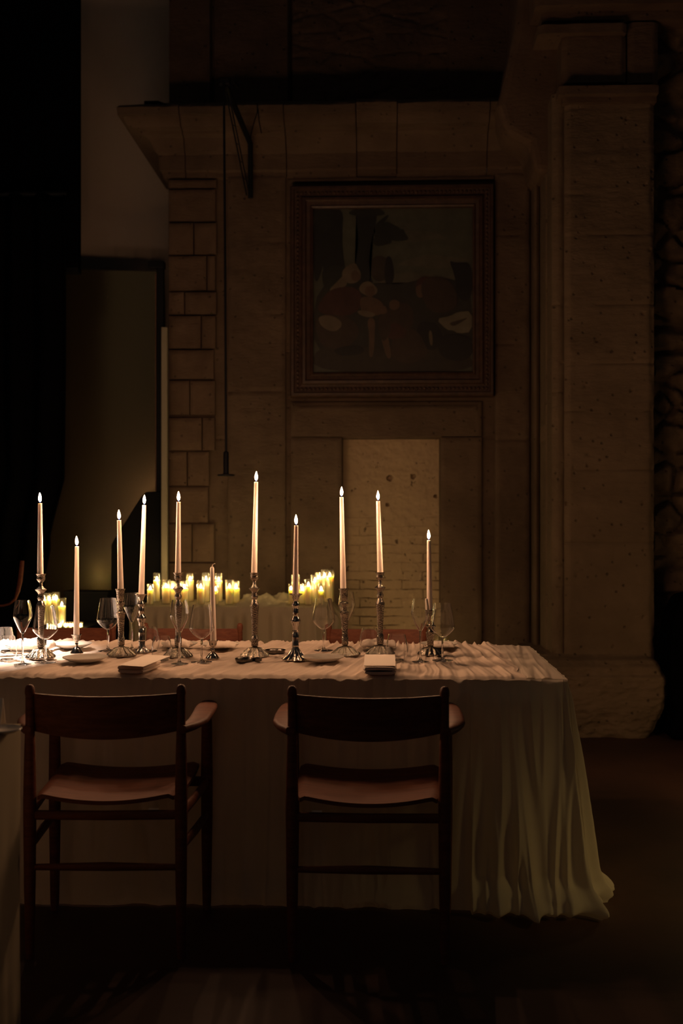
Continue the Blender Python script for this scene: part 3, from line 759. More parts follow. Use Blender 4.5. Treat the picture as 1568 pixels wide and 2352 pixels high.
def runner():
    bm = bmesh.new(); X0, X1 = XL + 0.02, 0.46
    def fn(u, v):
        x = X0 + (X1 - X0) * u; y = YF + 0.002 + (YB - YF - 0.004) * v
        t = y - YF; sk = 0.30 * (1 - sm(-0.4, 0.3, x)) - 0.10 * sm(0.1, 0.4, x)
        q = x - sk * t + 0.020 * nz(x * 3, y * 3) + 0.006 * nz(x * 9, y * 9)
        r1 = 1 - min(1, sab(nz(q * 22, y * 0.9, 1.0), 0.10) * 2.4); r2 = 1 - min(1, sab(nz(q * 55, y * 1.8, 5.0), 0.12) * 2.2)
        h = 0.0095 * r1 ** 1.4 + 0.0045 * r2 + 0.004 * nz(x * 8, y * 8, 3)
        e = min(1.0, v / 0.03); 
        eb = sm(0.93, 1.0, v); h *= 0.75 + 1.1 * eb * (0.5 + 0.5 * nz(x * 9, 1))
        ex = X1 - x; h *= 0.25 + 0.75 * sm(0, 0.05, ex)
        # kept low on the right third
        return Vector((x + (0.015 * nz(y * 9, 2) if u > 0.99 else 0), y - (0.004 if v == 0 else 0), 0.747 + max(0.0, h) * (0.35 + 0.65 * e) if v > 0 else 0.742))
    grid(bm, 900, 110, fn)
    o = link('table_runner', bm, M_RUNNER)
    tag(o, 'wide crinkled gauze runner laid across the top of the set dining table', 'table runner')
runner()
# end strip cloth gathers near the right end of the top
bm = bmesh.new()
def endg(u, v):
    y = YF + 0.004 + (YB - YF - 0.01) * v; x = 0.44 + (XR - 0.012 - 0.44) * u
    r = 1 - min(1, abs(nz((x - 0.05 * v) * 34, y * 1.6, 8.0)) * 2.5)
    e = min(u, 1 - u) * 4
    return Vector((x, y, 0.7455 + 0.005 * r * min(1, e)))
grid(bm, 60, 60, endg)
# (part of the cloth's own surface)
co = [o for o in COL.objects if o.name == 'tablecloth'][0]
link('top_gathers', bm, M_CLOTH, co)

# neighbouring table at the left front, only its corner in view
def near_table():
    cX = at(50, 1700, 2.62).x; cY = 2.62
    bm = bmesh.new(); path = []; nrm = []
    for i in range(160): path.append((cX, 1.0 + (cY - 0.01 - 1.0) * i / 159)); nrm.append((1, 0))
    for k in range(1, 10):
        a = (PI / 2) * k / 10; path.append((cX - 0.01 + 0.01 * math.cos(a), cY - 0.01 + 0.01 * math.sin(a))); nrm.append((math.cos(a), math.sin(a)))
    for i in range(120): path.append((cX - 0.01 - 1.2 * i / 119, cY)); nrm.append((0, 1))
    skirt(bm, path, nrm, TT, lambda i, x, y: 0.006, 50, lambda i, x, y, v: 0.012 * v * nz((x + y) * 14, v, 2), lambda i, x, y, v: 0.0)
    grid(bm, 8, 8, lambda u, v: Vector((cX - 1.2 * u, 1.0 + (cY - 1.0) * v, TT)))
    bmesh.ops.remove_doubles(bm, verts=bm.verts, dist=0.0005)
    o = link('tablecloth', bm, M_CLOTH2); tag(o, 'plain cream tablecloth of the neighbouring table, cut by the left edge', 'tablecloth')
    c = on(-20, 1664, TT)
    o = empty('folded_menu', (c.x, c.y, TT + 0.001), PI / 2); tag(o, 'upright folded white card on the corner of the neighbouring table', 'card')
    bm = bmesh.new(); hgt = 0.062
    prism(bm, [(-0.018, 0), (-0.016, 0), (0.0, hgt), (0.016, 0), (0.018, 0), (0.001, hgt + 0.002), (-0.001, hgt + 0.002)], -0.03, 0.03)
    link('card_sheet', bm, M_CARD, o, False)
    c = on(22, 1674, TT)
    o = empty('side_plate', (c.x, c.y - 0.05, TT + 0.002)); tag(o, 'small side plate near the corner of the neighbouring table', 'plate')
    bm = bmesh.new(); lathe(bm, [(0, 0.004), (0.03, 0.004), (0.045, 0.010), (0.046, 0.008), (0.032, 0.0), (0, 0.0)], 40, close=False); link('plate_body', bm, M_PLATE, o)
near_table()

# cloth-covered side table at the back
BX0, BX1, BY0, BY1 = at(312, 1395, 6.12).x, at(756, 1395, 6.12).x, 6.12, 6.66
def back_cloth():
    bm = bmesh.new(); path = []; nrm = []
    for i in range(260): path.append((BX0 + (BX1 - BX0) * i / 259, BY0)); nrm.append((0, -1))
    for i in range(90): path.append((BX1, BY0 + (BY1 - BY0) * i / 89)); nrm.append((1, 0))
    for i in range(60): path.append((BX1 + (BX0 - BX1) * i / 59, BY1)); nrm.append((0, 1))
    for i in range(60): path.append((BX0, BY1 + (BY0 - BY1) * i / 59)); nrm.append((-1, 0))
    def pl(i, x, y, v):
        u = x + 1.7 * y; q = nz(u * 9, v * 0.5, 1.2)
        return sm(0, 0.1, v) * (0.045 * (1 - min(1, sab(q, 0.05) * 3)) + 0.03 * q + 0.014 * nz(u * 25, v)) + 0.02 * v
    skirt(bm, path, nrm, TT, lambda i, x, y: 0.006, 50, pl, lambda i, x, y, v: 0.0)
    def top(u, v):
        x = BX0 + (BX1 - BX0) * u; y = BY0 + (BY1 - BY0) * v
        e = min(1, min(u, 1 - u) * 30, min(v, 1 - v) * 12)
        amp = 0.006
        xp = 880 + x * F / 6.4
        if 550 < xp < 665: amp = 0.050 * (0.35 + 0.65 * v)
        return Vector((x, y, TT + e * amp * (0.5 + abs(fbm(x * 9, y * 9, 2.0)))))
    grid(bm, 160, 50, top)
    bmesh.ops.remove_doubles(bm, verts=bm.verts, dist=0.0005)
    o = link('tablecloth', bm, M_CLOTH2); tag(o, 'cream draped cloth over the candle table standing before the stone wall', 'tablecloth')
back_cloth()

# ------------------------------------------------------------------ chairs
def make_chair(name_, loc, rz, label, tagx=None):
    r = empty('armchair', loc, rz); tag(r, label, 'chair', 'wooden armchairs at the set dining table')
    W = 0.217
    for sx in (-1, 1):
        bm = bmesh.new(); x = sx * W
        lathe(bm, [(0.0, 0), (0.0115, 0.001), (0.0125, 0.02), (0.0165, 0.22), (0.0185, 0.42), (0.0185, 0.46), (0.0155, 0.60), (0.0125, 0.68), (0.0125, 0.755), (0.0142, 0.762), (0.0142, 0.770), (0.0125, 0.780), (0.008, 0.786), (0, 0.788)], 20, center=(x, -0.20, 0), close=False)
        o = link('rear_leg', bm, M_WOOD, r)
        bm = bmesh.new(); x = sx * 0.245
        lathe(bm, [(0.0, 0), (0.0125, 0.001), (0.014, 0.03), (0.0185, 0.30), (0.0190, 0.44), (0.017, 0.60), (0.014, 0.655), (0, 0.656)], 20, center=(x, 0.18, 0), close=False)
        link('front_leg', bm, M_WOOD, r)
        # paddle shaped arm
        bm = bmesh.new(); prof_ = []
        n = 24; top = []; bot = []
        cl = [(-0.215, 0.222, 0.012), (-0.17, 0.240, 0.022), (-0.10, 0.253, 0.030), (-0.02, 0.254, 0.032), (0.08, 0.252, 0.034), (0.16, 0.250, 0.033), (0.20, 0.248, 0.027), (0.218, 0.247, 0.014)]
        for i in range(n + 1):
            yy = -0.215 + 0.433 * i / n
            cx = interp(yy, [(a, b) for a, b, c in cl]); hw = interp(yy, [(a, c) for a, b, c in cl])
            zt = 0.672 + 0.004 * math.sin(PI * i / n)
            ring = []
            for k in range(12):
                a = 2 * PI * k / 12; ca, sa = math.cos(a), math.sin(a)
                ring.append(bm.verts.new((sx * (cx + hw * abs(ca) ** 0.6 * (1 if ca > 0 else -1)), yy, zt - 0.012 + 0.012 * abs(sa) ** 0.7 * (1 if sa > 0 else -1))))
            top.append(ring)
        for A, B in zip(top[:-1], top[1:]):
            for k in range(12): bm.faces.new((A[k], A[(k + 1) % 12], B[(k + 1) % 12], B[k]))
        bm.faces.new(top[0]); bm.faces.new(top[-1])
        link('armrest', bm, M_WOOD, r)
        bm = bmesh.new(); tube(bm, [(sx * W, -0.20, 0.32), (sx * 0.235, 0.0, 0.315), (sx * 0.245, 0.18, 0.31)], [(0.009, 0.014), (0.010, 0.017), (0.009, 0.014)], 12); link('side_stretcher', bm, M_WOOD, r)
        bm = bmesh.new(); tube(bm, [(sx * W, -0.20, 0.415), (sx * 0.235, 0.0, 0.415), (sx * 0.245, 0.18, 0.415)], (0.010, 0.016), 12); link('side_rail', bm, M_WOOD, r)
    bm = bmesh.new(); tube(bm, [(-W, -0.20, 0.413), (0, -0.20, 0.411), (W, -0.20, 0.413)], (0.010, 0.014), 12); link('rear_rail', bm, M_WOOD, r)
    bm = bmesh.new(); tube(bm, [(-0.245, 0.18, 0.415), (0.245, 0.18, 0.415)], (0.010, 0.016), 12); link('front_rail', bm, M_WOOD, r)
    bm = bmesh.new(); tube(bm, [(-W, -0.20, 0.263), (0, -0.20, 0.264), (W, -0.20, 0.262)], [(0.008, 0.009), (0.009, 0.013), (0.008, 0.009)], 12); link('rear_stretcher', bm, M_WOOD, r)
    # curved backrest panel
    bm = bmesh.new(); th = 0.012; n = 28; m_ = 8
    def bp(u, v, side):
        x = (-W + 0.008) + (2 * W - 0.016) * u; c = 1 - (2 * u - 1) ** 2
        zb = 0.652 - 0.006 * c - 0.012 * c; ztp = 0.762 - 0.004 * c
        y = -0.192 - 0.038 * c + (0.006 if v > 0.5 else 0) * 0
        z = zb + (ztp - zb) * v
        return Vector((x, y - 0.012 * (v - 0.5) + side * th / 2 * (1 - 0.3 * abs(2 * v - 1)), z))
    A = grid(bm, n, m_, lambda u, v: bp(u, v, -1)); B = grid(bm, n, m_, lambda u, v: bp(u, v, 1))
    for i in range(n): bm.faces.new((A[i][0], A[i + 1][0], B[i + 1][0], B[i][0])); bm.faces.new((A[i][m_], A[i + 1][m_], B[i + 1][m_], B[i][m_]))
    for j in range(m_): bm.faces.new((A[0][j], A[0][j + 1], B[0][j + 1], B[0][j])); bm.faces.new((A[n][j], A[n][j + 1], B[n][j + 1], B[n][j]))
    link('backrest', bm, M_WOOD, r)
    # dished plywood seat
    bm = bmesh.new(); n = 30; m_ = 30; th = 0.012
    def st(u, v, side):
        a = 2 * u - 1; b = 2 * v - 1
        sx_ = a * math.sqrt(max(0, 1 - 0.10 * b ** 4)); hw = 0.205 + 0.022 * v
        x = hw * sx_; y = -0.205 + 0.415 * v - 0.016 * (1 - a * a) * (1 - v)
        z = 0.452 + 0.020 * a * a - 0.012 * math.sin(PI * v) + 0.012 * v - 0.018 * max(0, (v - 0.85) / 0.15) ** 2 - 0.010 * max(0, (abs(a) - 0.9) / 0.1) ** 2
        return Vector((x, y, z + side * th / 2))
    A = grid(bm, n, m_, lambda u, v: st(u, v, -1)); B = grid(bm, n, m_, lambda u, v: st(u, v, 1))
    for i in range(n): bm.faces.new((A[i][0], A[i + 1][0], B[i + 1][0], B[i][0])); bm.faces.new((A[i][m_], A[i + 1][m_], B[i + 1][m_], B[i][m_]))
    for j in range(m_): bm.faces.new((A[0][j], A[0][j + 1], B[0][j + 1], B[0][j])); bm.faces.new((A[n][j], A[n][j + 1], B[n][j + 1], B[n][j]))
    link('seat', bm, M_WOOD, r)
    if tagx is not None:
        bm = bmesh.new(); box(bm, tagx - 0.014, tagx + 0.014, -0.2135, -0.2125, 0.4305, 0.4355)
        o = link('maker_tag', bm, M_CARD, r, False); o['label'] = 'small pale tag under the seat'
    return r
make_chair('armchair', (-0.806, 3.235, 0), math.radians(2.6), 'red-brown wooden armchair at the left front, its curved back turned to the camera', 0.14)
make_chair('armchair', (-0.043, 3.235, 0), 0, 'red-brown wooden armchair at the right front, its curved back turned to the camera', -0.145)
make_chair('armchair', (-1.452, 4.635, 0), PI, 'wooden armchair at the far side of the table, leftmost of the three there')
make_chair('armchair', (-0.869, 4.635, 0), PI, 'wooden armchair at the far side of the table, before the left candle cluster')
make_chair('armchair', (-0.030, 4.635, 0), PI, 'wooden armchair at the far side of the table, before the blocked doorway')

# ------------------------------------------------------------------ candlesticks and tapers
ZT = 0.757     # level on which the table things stand
PROF_A = ([(0, 0), (.051, 0), (.053, .004), (.050, .009), (.043, .014), (.040, .019), (.030, .025), (.026, .030), (.016, .034), (.0085, .037)],
          [(.0085, .037), (.013, .040), (.0125, .046), (.0135, .060), (.0125, .073), (.0100, .077), (.0100, .082), (.0115, .120), (.0140, .165), (.0165, .188), (.0168, .194), (.0130, .202), (.0090, .212), (.0125, .219), (.0125, .226), (.0090, .234), (.0125, .243), (.0200, .2505), (.0205, .2535), (.0110, .260), (.0065, .266), (.0065, .279)],
          [(.0065, .279), (.0110, .283), (.0155, .290), (.0150, .297), (.0145, .304), (.0175, .309), (.0180, .311), (.0120, .311), (.0110, .290), (0, .290)])
PROF_A2 = ([(0, 0), (.052, 0), (.054, .004), (.051, .009), (.044, .014), (.034, .021), (.026, .028), (.014, .033), (.0085, .037)],
           [(.0085, .037), (.0125, .041), (.0120, .052), (.0135, .065), (.0105, .072), (.0110, .100), (.0140, .140), (.0160, .152), (.0175, .156), (.0175, .160), (.0095, .166), (.0085, .178), (.0100, .188), (.0160, .192), (.0165, .196), (.0090, .201)],
           [(.0090, .201), (.0120, .206), (.0145, .225), (.0150, .240), (.0180, .247), (.0180, .250), (.0120, .250), (.0110, .225), (0, .225)])
PROF_A3 = ([(0, 0), (.044, 0), (.046, .004), (.043, .010), (.034, .016), (.030, .022), (.018, .028), (.0095, .032)],
           [(.0095, .032), (.0125, .036), (.0120, .044), (.0135, .062), (.0165, .080), (.0170, .086), (.0090, .092), (.0080, .100), (.0180, .106), (.0185, .110), (.0100, .114), (.0080, .124)],
           [(.0080, .124), (.0125, .130), (.0140, .150), (.0180, .166), (.0180, .170), (.0120, .170), (.0110, .150), (0, .150)])
PROF_B = ([(0, 0), (.045, 0), (.046, .003), (.038, .008), (.027, .018), (.019, .030), (.0125, .045), (.0115, .050)],
          [(.0115, .050), (.0130, .053), (.0120, .058), (.0115, .060), (.0125, .085), (.0120, .103), (.0095, .106), (.0130, .110), (.0095, .114), (.0110, .120), (.0110, .128), (.0150, .138), (.0175, .147), (.0175, .152), (.0130, .162), (.0095, .168), (.0110, .172), (.0110, .195), (.0095, .198), (.0135, .206), (.0145, .212), (.0110, .220), (.0080, .226)],
          [(.0080, .226), (.0105, .236), (.0160, .246), (.0235, .252), (.0238, .2535), (.0150, .2495), (.0115, .235), (0, .235)])
PROF_C = ([(0, 0), (.023, 0), (.024, .003), (.021, .008), (.016, .018), (.010, .026), (.006, .029)],
          [(.006, .029), (.0055, .036), (.0065, .042), (.0050, .046), (.0070, .050)],
          [(.0070, .050), (.0120, .056), (.0135, .063), (.0150, .074), (.0192, .079), (.0195, .081), (.0130, .079), (.0105, .065), (0, .065)])
def candlestick(pr, height, loc, label, mat=None, flutes=10, lean=0.0, amp=0.10, bs=1.0):
    r = empty('candlestick', loc); tag(r, label, 'candlestick', 'silver candlesticks on the dining table')
    r.rotation_euler = (0, lean, 0)
    s = height / pr[2][-4][1] if False else height / max(z for q, z in pr[2])
    mat = mat or M_SILVER
    for nm, p, fl in (('base', pr[0], 1), ('stem', pr[1], 0), ('candle_cup', pr[2], 0.3)):
        bm = bmesh.new()
        def f(a, rr, z, i, fl=fl): return 1 + amp * fl * (rr > 0.018) * math.cos(flutes * a)
        p2 = [(a * (bs if a > 0.013 and nm == 'base' else 1), b * s) for a, b in p]
        lathe(bm, p2, 96, f, close=False)
        if nm == 'base':
            for v in bm.verts:
                q = math.hypot(v.co.x, v.co.y) / bs
                if 0.016 < q < 0.056 and v.co.z > 0.003:
                    a = math.atan2(v.co.y, v.co.x); wq = math.sin(PI * min(1, (q - 0.016) / 0.040))
                    v.co.z += wq * (0.0022 * math.cos(flutes * a) + 0.0010 * math.cos(2 * flutes * a + 60 * q))
        link(nm, bm, mat, r)
    return r
def flame(parent, loc, h, w, mat, lean=0):
    bm = bmesh.new()
    pf = [(0, 0), (0.30, .06), (0.62, .16), (0.92, .30), (1.0, .42), (0.90, .56), (0.62, .72), (0.32, .86), (0.12, .95), (0, 1.0)]
    lathe(bm, [(a * w, b * h) for a, b in pf], 14, close=False)
    o = link('flame', bm, mat, parent, loc=loc); o.rotation_euler = (0, lean, 0); return o
def taper(base, top, label, lit=True, rt=0.0072, rb=0.0115, fh=0.037):
    base = Vector(base); v = Vector(top) - base
    r = empty('taper_candle', base); tag(r, label, 'candle', 'ivory taper candles on the dining table')
    bm = bmesh.new(); n = 12
    pts = [v * (i / n) for i in range(n + 1)]; rad = [rb + (rt - rb) * (i / n) for i in range(n + 1)]
    if lit:
        pts += [v * (1 - 0.004)]; rad += [rt * 0.55]     # small melted hollow
        pts[-2] = v; 
    else:
        pts += [v * 1.02]; rad += [rt * 0.55]
    tube(bm, pts, rad, 20)
    link('wax_stick', bm, M_TAPER, r)
    u = v.normalized()
    if lit:
        bm = bmesh.new(); tube(bm, [v - u * 0.003, v + u * 0.004, v + u * 0.008 + Vector((0.001, 0, 0))], 0.0009, 8); link('wick', bm, M_WICK, r)
        flame(r, v + u * 0.002, fh, 0.0056, M_FLAME, random.uniform(-0.05, 0.03))
    else:
        bm = bmesh.new(); tube(bm, [v, v + Vector((0.001, 0, 0.010)), v + Vector((0.005, 0, 0.014)), v + Vector((0.011, 0, 0.0165))], 0.0015, 8); link('wick', bm, M_WICKW, r)
    return r
#  type, base x, base centre y, cup x, cup top y, candle bottom x, candle top x, candle top y, stick label, candle label
sticks = [
 (PROF_A, 93, 1511, 94, 1318, 92.5, 92, 1156, 'tall ornate silver candlestick, leftmost, in the bright pool of light', 'lit ivory taper candle in the leftmost tall candlestick'),
 (PROF_C, 176, 1501, 175.5, 1457, 175.5, 176.5, 1255, 'very short silver candlestick beside the plate in the bright pool of light', 'lit ivory taper candle in the very short left candlestick'),
 (PROF_A2, 279, 1506, 276, 1352, 277, 273.5, 1195, 'mid-height ornate silver candlestick right of the left wine glass', 'lit ivory taper candle in the mid-height candlestick beside the left smooth one'),
 (PROF_B, 326, 1499, 324, 1364, 324.5, 331, 1160, 'slim smooth silver candlestick behind the left folded napkin', 'lit leaning ivory taper candle in the smooth candlestick behind the left napkin'),
 (PROF_A, 409, 1509, 409, 1315, 408.5, 410, 1153, 'tall ornate silver candlestick in front of the left candle cluster', 'lit ivory taper candle in the tall candlestick in front of the left candle cluster'),
 (PROF_C, 488, 1513, 489, 1470, 490, 487, 1305, 'very short silver candlestick holding the unlit candle', 'unlit ivory taper candle with a bent wick'),
 (PROF_A, 585, 1508, 584, 1315, 583.5, 588, 1107, 'tall ornate silver candlestick at the middle, right of the unlit candle', 'tallest lit ivory taper candle, at the middle of the table'),
 (PROF_B, 678, 1515, 679, 1364, 678, 680, 1207, 'smooth silver candlestick with a fluted bell foot left of the middle wine glass', 'lit ivory taper candle in the smooth bell-footed candlestick'),
 (PROF_A2, 793, 1505, 789, 1351, 788, 784, 1142, 'mid-height ornate silver candlestick left of the tumblers', 'lit ivory taper candle in the mid-height candlestick left of the tumblers'),
 (PROF_A, 873, 1503, 872.5, 1314, 873, 868, 1151, 'tall ornate silver candlestick between the two tumblers', 'lit ivory taper candle in the tall candlestick between the tumblers'),
 (PROF_A3, 988, 1504, 988, 1400, 986.5, 984.5, 1241, 'short dark ornate silver candlestick at the right end', 'lit ivory taper candle at the right end of the table'),
]
for (pr, bx, by, cx, cy, cbx, ctx, cty, lb, lc) in sticks:
    p = on(bx, by, ZT); q = at(cx, cy, p.y)
    h = q.z - ZT; lean = math.atan((q.x - p.x) / h)
    candlestick(pr, h, p, lb, M_SILVER2 if pr in (PROF_B, PROF_C) else M_SILVER, flutes={id(PROF_B): 12, id(PROF_C): 8}.get(id(pr), 12), lean=lean, amp=0.10 if pr is PROF_B else 0.05, bs=0.6 if bx == 326 else 1.0)
    b = at(cbx, cy + 3, p.y); t = at(ctx, cty, p.y)
    taper(b, t, lc, lit='unlit' not in lc, rb=0.0112)

# ------------------------------------------------------------------ glasses
def shell(prof, th=0.0011):
    inner = [(max(r - th, 0.0), z + (th if i == 0 else 0)) for i, (r, z) in enumerate(prof)]
    return prof + inner[::-1]
def glassware(kind, loc, label, height, s=1.0, bowlonly=False):
    if kind == 'wine':
        base = 0.210; bowl = [(0.0, .085), (.006, .0855), (.014, .089), (.026, .099), (.037, .111), (.0425, .119), (.0440, .124), (.0435, .130), (.0400, .155), (.0350, .185), (.0305, .210)]
        stem = [(.0060, .0855), (.0042, .080), (.0036, .06), (.0036, .03), (.0042, .014), (.0075, .007)]; foot = [(.0075, .007), (.02, .0035), (.036, .0018), (.037, .0008), (.036, 0), (0, 0)]
        nm, cat = 'wine_glass', 'wine glass'
    elif kind == 'champagne':
        base = 0.230; bowl = [(0.0, .110), (.004, .1105), (.009, .117), (.018, .136), (.027, .157), (.0315, .168), (.0328, .175), (.0322, .182), (.0295, .205), (.0255, .230)]
        stem = [(.0040, .1105), (.0034, .10), (.0030, .06), (.0030, .03), (.0038, .014), (.007, .006)]; foot = [(.007, .006), (.018, .003), (.029, .0016), (.030, .0008), (.029, 0), (0, 0)]
        nm, cat = 'champagne_glass', 'champagne glass'
    else:
        base = 0.100; bowl = [(0.0, .002), (.020, .002), (.028, .005), (.036, .020), (.0395, .038), (.0390, .055), (.0345, .080), (.0300, .100)]
        stem = foot = None; nm, cat = 'tumbler', 'tumbler'
    q = height / base
    r = empty(nm, loc); tag(r, label, cat, {'wine': 'wine glasses on the dining table', 'champagne': 'champagne glasses on the dining table'}.get(kind, 'tumblers on the dining table'))
    if stem is None:
        bm = bmesh.new(); lathe(bm, shell([(a * s, b * q) for a, b in bowl], 0.0014), 48, close=False); link('glass_bowl', bm, M_TGLASS, r)
        bm = bmesh.new(); lathe(bm, [(0, 0), (.024 * s, 0), (.027 * s, .002), (.022 * s, .006), (0, .007)], 40, close=False); link('thick_base', bm, M_GLASS, r)
    else:
        bm = bmesh.new(); lathe(bm, shell([(a * s, b * q) for a, b in bowl]), 56, close=False); link('bowl', bm, M_TGLASS, r)
        bm = bmesh.new(); lathe(bm, [(a * s, b * q) for a, b in stem], 20); link('stem', bm, M_GLASS, r)
        bm = bmesh.new(); lathe(bm, [(a * s, b * q) for a, b in foot], 44, close=False); link('foot', bm, M_TGLASS, r)
glasses = [
 ('champagne', 52, 1526, 53, 1379, 'champagne glass farthest left, in the bright pool of light', 1.0),
 ('wine', 104, 1522, 104, 1391, 'wine glass in front of the leftmost tall candlestick', 1.0),
 ('wine', 248, 1495, 247, 1374, 'wine glass left of the mid-height left candlestick', 1.0),
 ('champagne', 303, 1492, 302, 1362, 'champagne glass between the mid-height and smooth left candlesticks', 1.0),
 ('champagne', 412, 1525, 410, 1378, 'champagne glass in front of the tall candlestick of the left candle cluster', 1.02),
 ('wine', 463, 1521, 465, 1389, 'wine glass left of the unlit candle', 1.0),
 ('wine', 743, 1494, 745, 1375, 'wine glass right of the bell-footed candlestick', 1.0),
 ('champagne', 796, 1490, 792, 1359, 'champagne glass behind the mid-height candlestick left of the tumblers', 1.0),
 ('champagne', 965, 1520, 959, 1375, 'champagne glass left of the candlestick at the right end', 1.0),
 ('wine', 1016, 1517, 1015, 1386, 'wine glass farthest right on the table', 1.0),
 ('tumbler', 12, 1496, 12, 1441, 'clear tumbler at the left edge, the one farther back', 0.85),
 ('tumbler', 16, 1516, 16, 1461, 'clear tumbler at the left edge, the one in front', 0.92),
 ('tumbler', 345, 1496, 345, 1440, 'clear tumbler right of the left smooth candlestick, the one farther back', 0.85),
 ('tumbler', 371, 1517, 371, 1461, 'clear tumbler left of the tall candlestick of the left cluster, the one in front', 0.92),
 ('tumbler', 848, 1494, 848, 1442, 'clear tumbler left of the tallest candlestick of the right half', 0.95),
 ('tumbler', 911, 1517, 911, 1457, 'clear tumbler right of the right folded napkin', 1.0),
]
for (k, bx, by, rx, ry, lb, s) in glasses:
    p = on(bx, by, ZT); q = at(rx, ry, p.y); glassware(k, p, lb, q.z - ZT, s)

# ------------------------------------------------------------------ plates, napkins, cards, cutlery
def plate(px, py, wpx, label, tilt=0.0):
    p = on(px, py, ZT); R = wpx / 2 * p.y / F
    r = empty('dinner_plate', (p.x, p.y, ZT + 0.003)); tag(r, label, 'plate', 'plates on the dining table')
    bm = bmesh.new(); lathe(bm, [(0, .003), (R * .55, .003), (R * .68, .008), (R * .96, .0165), (R, .017), (R * .99, .0145), (R * .70, .004), (R * .55, 0), (0, 0)], 64, close=False)
    o = link('plate_body', bm, M_PLATE, r)
    return p, R
def soft_napkin(px, py, wpx, hpx, label, on_plate=True):
    p = on(px, py, ZT + 0.006); wm = wpx * p.y / F; hm = hpx * p.y / F
    o = bmesh.new(); ph = random.uniform(0, 30)
    def fn(u, v):
        a = 2 * u - 1; b = 2 * v - 1; e = max(0, 1 - abs(a) ** 3) * max(0, 1 - abs(b) ** 3)
        return Vector((a * wm / 2, b * 0.05, hm * e ** 0.35 * (0.75 + 0.35 * nz(a * 2.3 + ph, b * 2)) + 0.002 * nz(a * 15, b * 15, ph)))
    grid(o, 36, 20, fn)
    n = link('folded_napkin', o, M_NAPKIN, loc=(p.x, p.y, ZT + (0.013 if on_plate else 0.001)))
    m = n.modifiers.new('thick', 'SOLIDIFY'); m.thickness = 0.002; m.offset = 0
    tag(n, label, 'napkin', 'linen napkins on the dining table')
plate(165, 1489, 92, 'plate behind the very short left candlestick')
plate(196, 1521, 104, 'plate in front of the very short left candlestick')
plate(60, 1494, 100, 'plate with a pale napkin at the far left, in the brightest light')
plate(505, 1489, 90, 'plate with a napkin behind the unlit candle')
plate(741, 1520, 98, 'plate in front of the middle wine glass')
plate(1008, 1488, 86, 'plate with a napkin behind the candlestick at the right end')
plate(412, 1488, 84, 'plate with a napkin behind the tall candlestick of the left candle cluster')
plate(866, 1487, 84, 'plate with a napkin between and behind the tumblers')
soft_napkin(78, 1492, 88, 26, 'puffed pale napkin at the far left of the table, in the brightest light')
soft_napkin(510, 1488, 66, 12, 'rumpled napkin on the plate behind the unlit candle')
soft_napkin(1010, 1487, 62, 10, 'rumpled napkin on the plate at the right end')
soft_napkin(408, 1487, 60, 16, 'rumpled napkin behind the tall candlestick of the left candle cluster')
soft_napkin(868, 1486, 80, 16, 'folded napkin between and behind the tumblers')
def roll_napkin(px, py, wpx, rz, label, clabel, cpx, cpy, cw):
    p = on(px, py, ZT); wm = wpx * p.y / F
    r = empty('folded_napkin', (p.x, YF + 0.005, ZT - 0.001), rz); tag(r, label, 'napkin', 'linen napkins on the dining table')
    bm = bmesh.new(); D = 0.17; h = 0.026
    # stacked folds: cross-section seen from the front, soft rounded stadium layers
    for k, (ww, zc_, hh) in enumerate(((0.97, 0.008, 0.008), (1.0, 0.018, 0.0085))):
        rings = []
        for j in range(9):
            yy = D * j / 8; sq = 0.90 if j in (0, 8) else 1.0; ring = []
            for q in range(20):
                a = 2 * PI * q / 20; ca, sa = math.cos(a), math.sin(a)
                ring.append(bm.verts.new((wm / 2 * ww * sq * abs(ca) ** 0.35 * (1 if ca > 0 else -1), yy - 0.012 + (0.004 if sq < 1 else 0) * (1 if j == 0 else -1), zc_ + hh * sq * abs(sa) ** 0.8 * (1 if sa > 0 else -1) + 0.0015 * nz(q * 0.7, yy * 40, k))))
            rings.append(ring)
        for A, B in zip(rings[:-1], rings[1:]):
            for q in range(20): bm.faces.new((A[q], A[(q + 1) % 20], B[(q + 1) % 20], B[q]))
        bm.faces.new(rings[0]); bm.faces.new(rings[-1])
    link('napkin_folds', bm, M_NAPKIN, r)
    c = on(cpx, cpy, ZT + 0.035); hw = cw / 2 * c.y / F
    r2 = empty('menu_card', (c.x, c.y, ZT + 0.027), rz * 2.5); tag(r2, clabel, 'card', 'menu cards on the napkins')
    bm = bmesh.new(); box(bm, -hw, hw, -0.075, 0.085, 0, 0.001)
    for v in bm.verts: v.co.z += 0.10 * (v.co.y + 0.075)
    link('card_sheet', bm, M_CARD, r2, False)
roll_napkin(301, 1546, 70, -0.15, 'thick folded napkin at the front table edge above the left armchair', 'cream card lying on the left front napkin', 331, 1518, 66)
roll_napkin(872, 1541, 76, 0.0, 'thick folded napkin at the front table edge above the right armchair', 'cream card lying on the right front napkin', 872, 1517, 71)
def ringdish(px, py, wpx, label):
    p = on(px, py, ZT + 0.002); R = wpx / 2 * p.y / F
    r = empty('silver_dish', (p.x, p.y, ZT + 0.002)); tag(r, label, 'dish', 'small dark metal dishes on the dining table')
    bm = bmesh.new(); lathe(bm, [(0, .0015), (R * .84, .0015), (R * .92, .009), (R, .0105), (R * 1.0, .009), (R * .90, 0), (0, 0)], 44, close=False); link('dish_body', bm, M_STEEL, r)
    bm = bmesh.new(); tube(bm, [(R * .6 * math.cos(a), R * .6 * math.sin(a), .0045) for a in [i * 2 * PI / 24 for i in range(25)]], 0.0012, 6, False); link('inner_ring', bm, M_SILVER2, r)
ringdish(632, 1498.5, 48, 'round dark metal dish between the two middle candlesticks')
ringdish(561, 1519, 44, 'round dark metal dish in front of the tall middle candlestick')
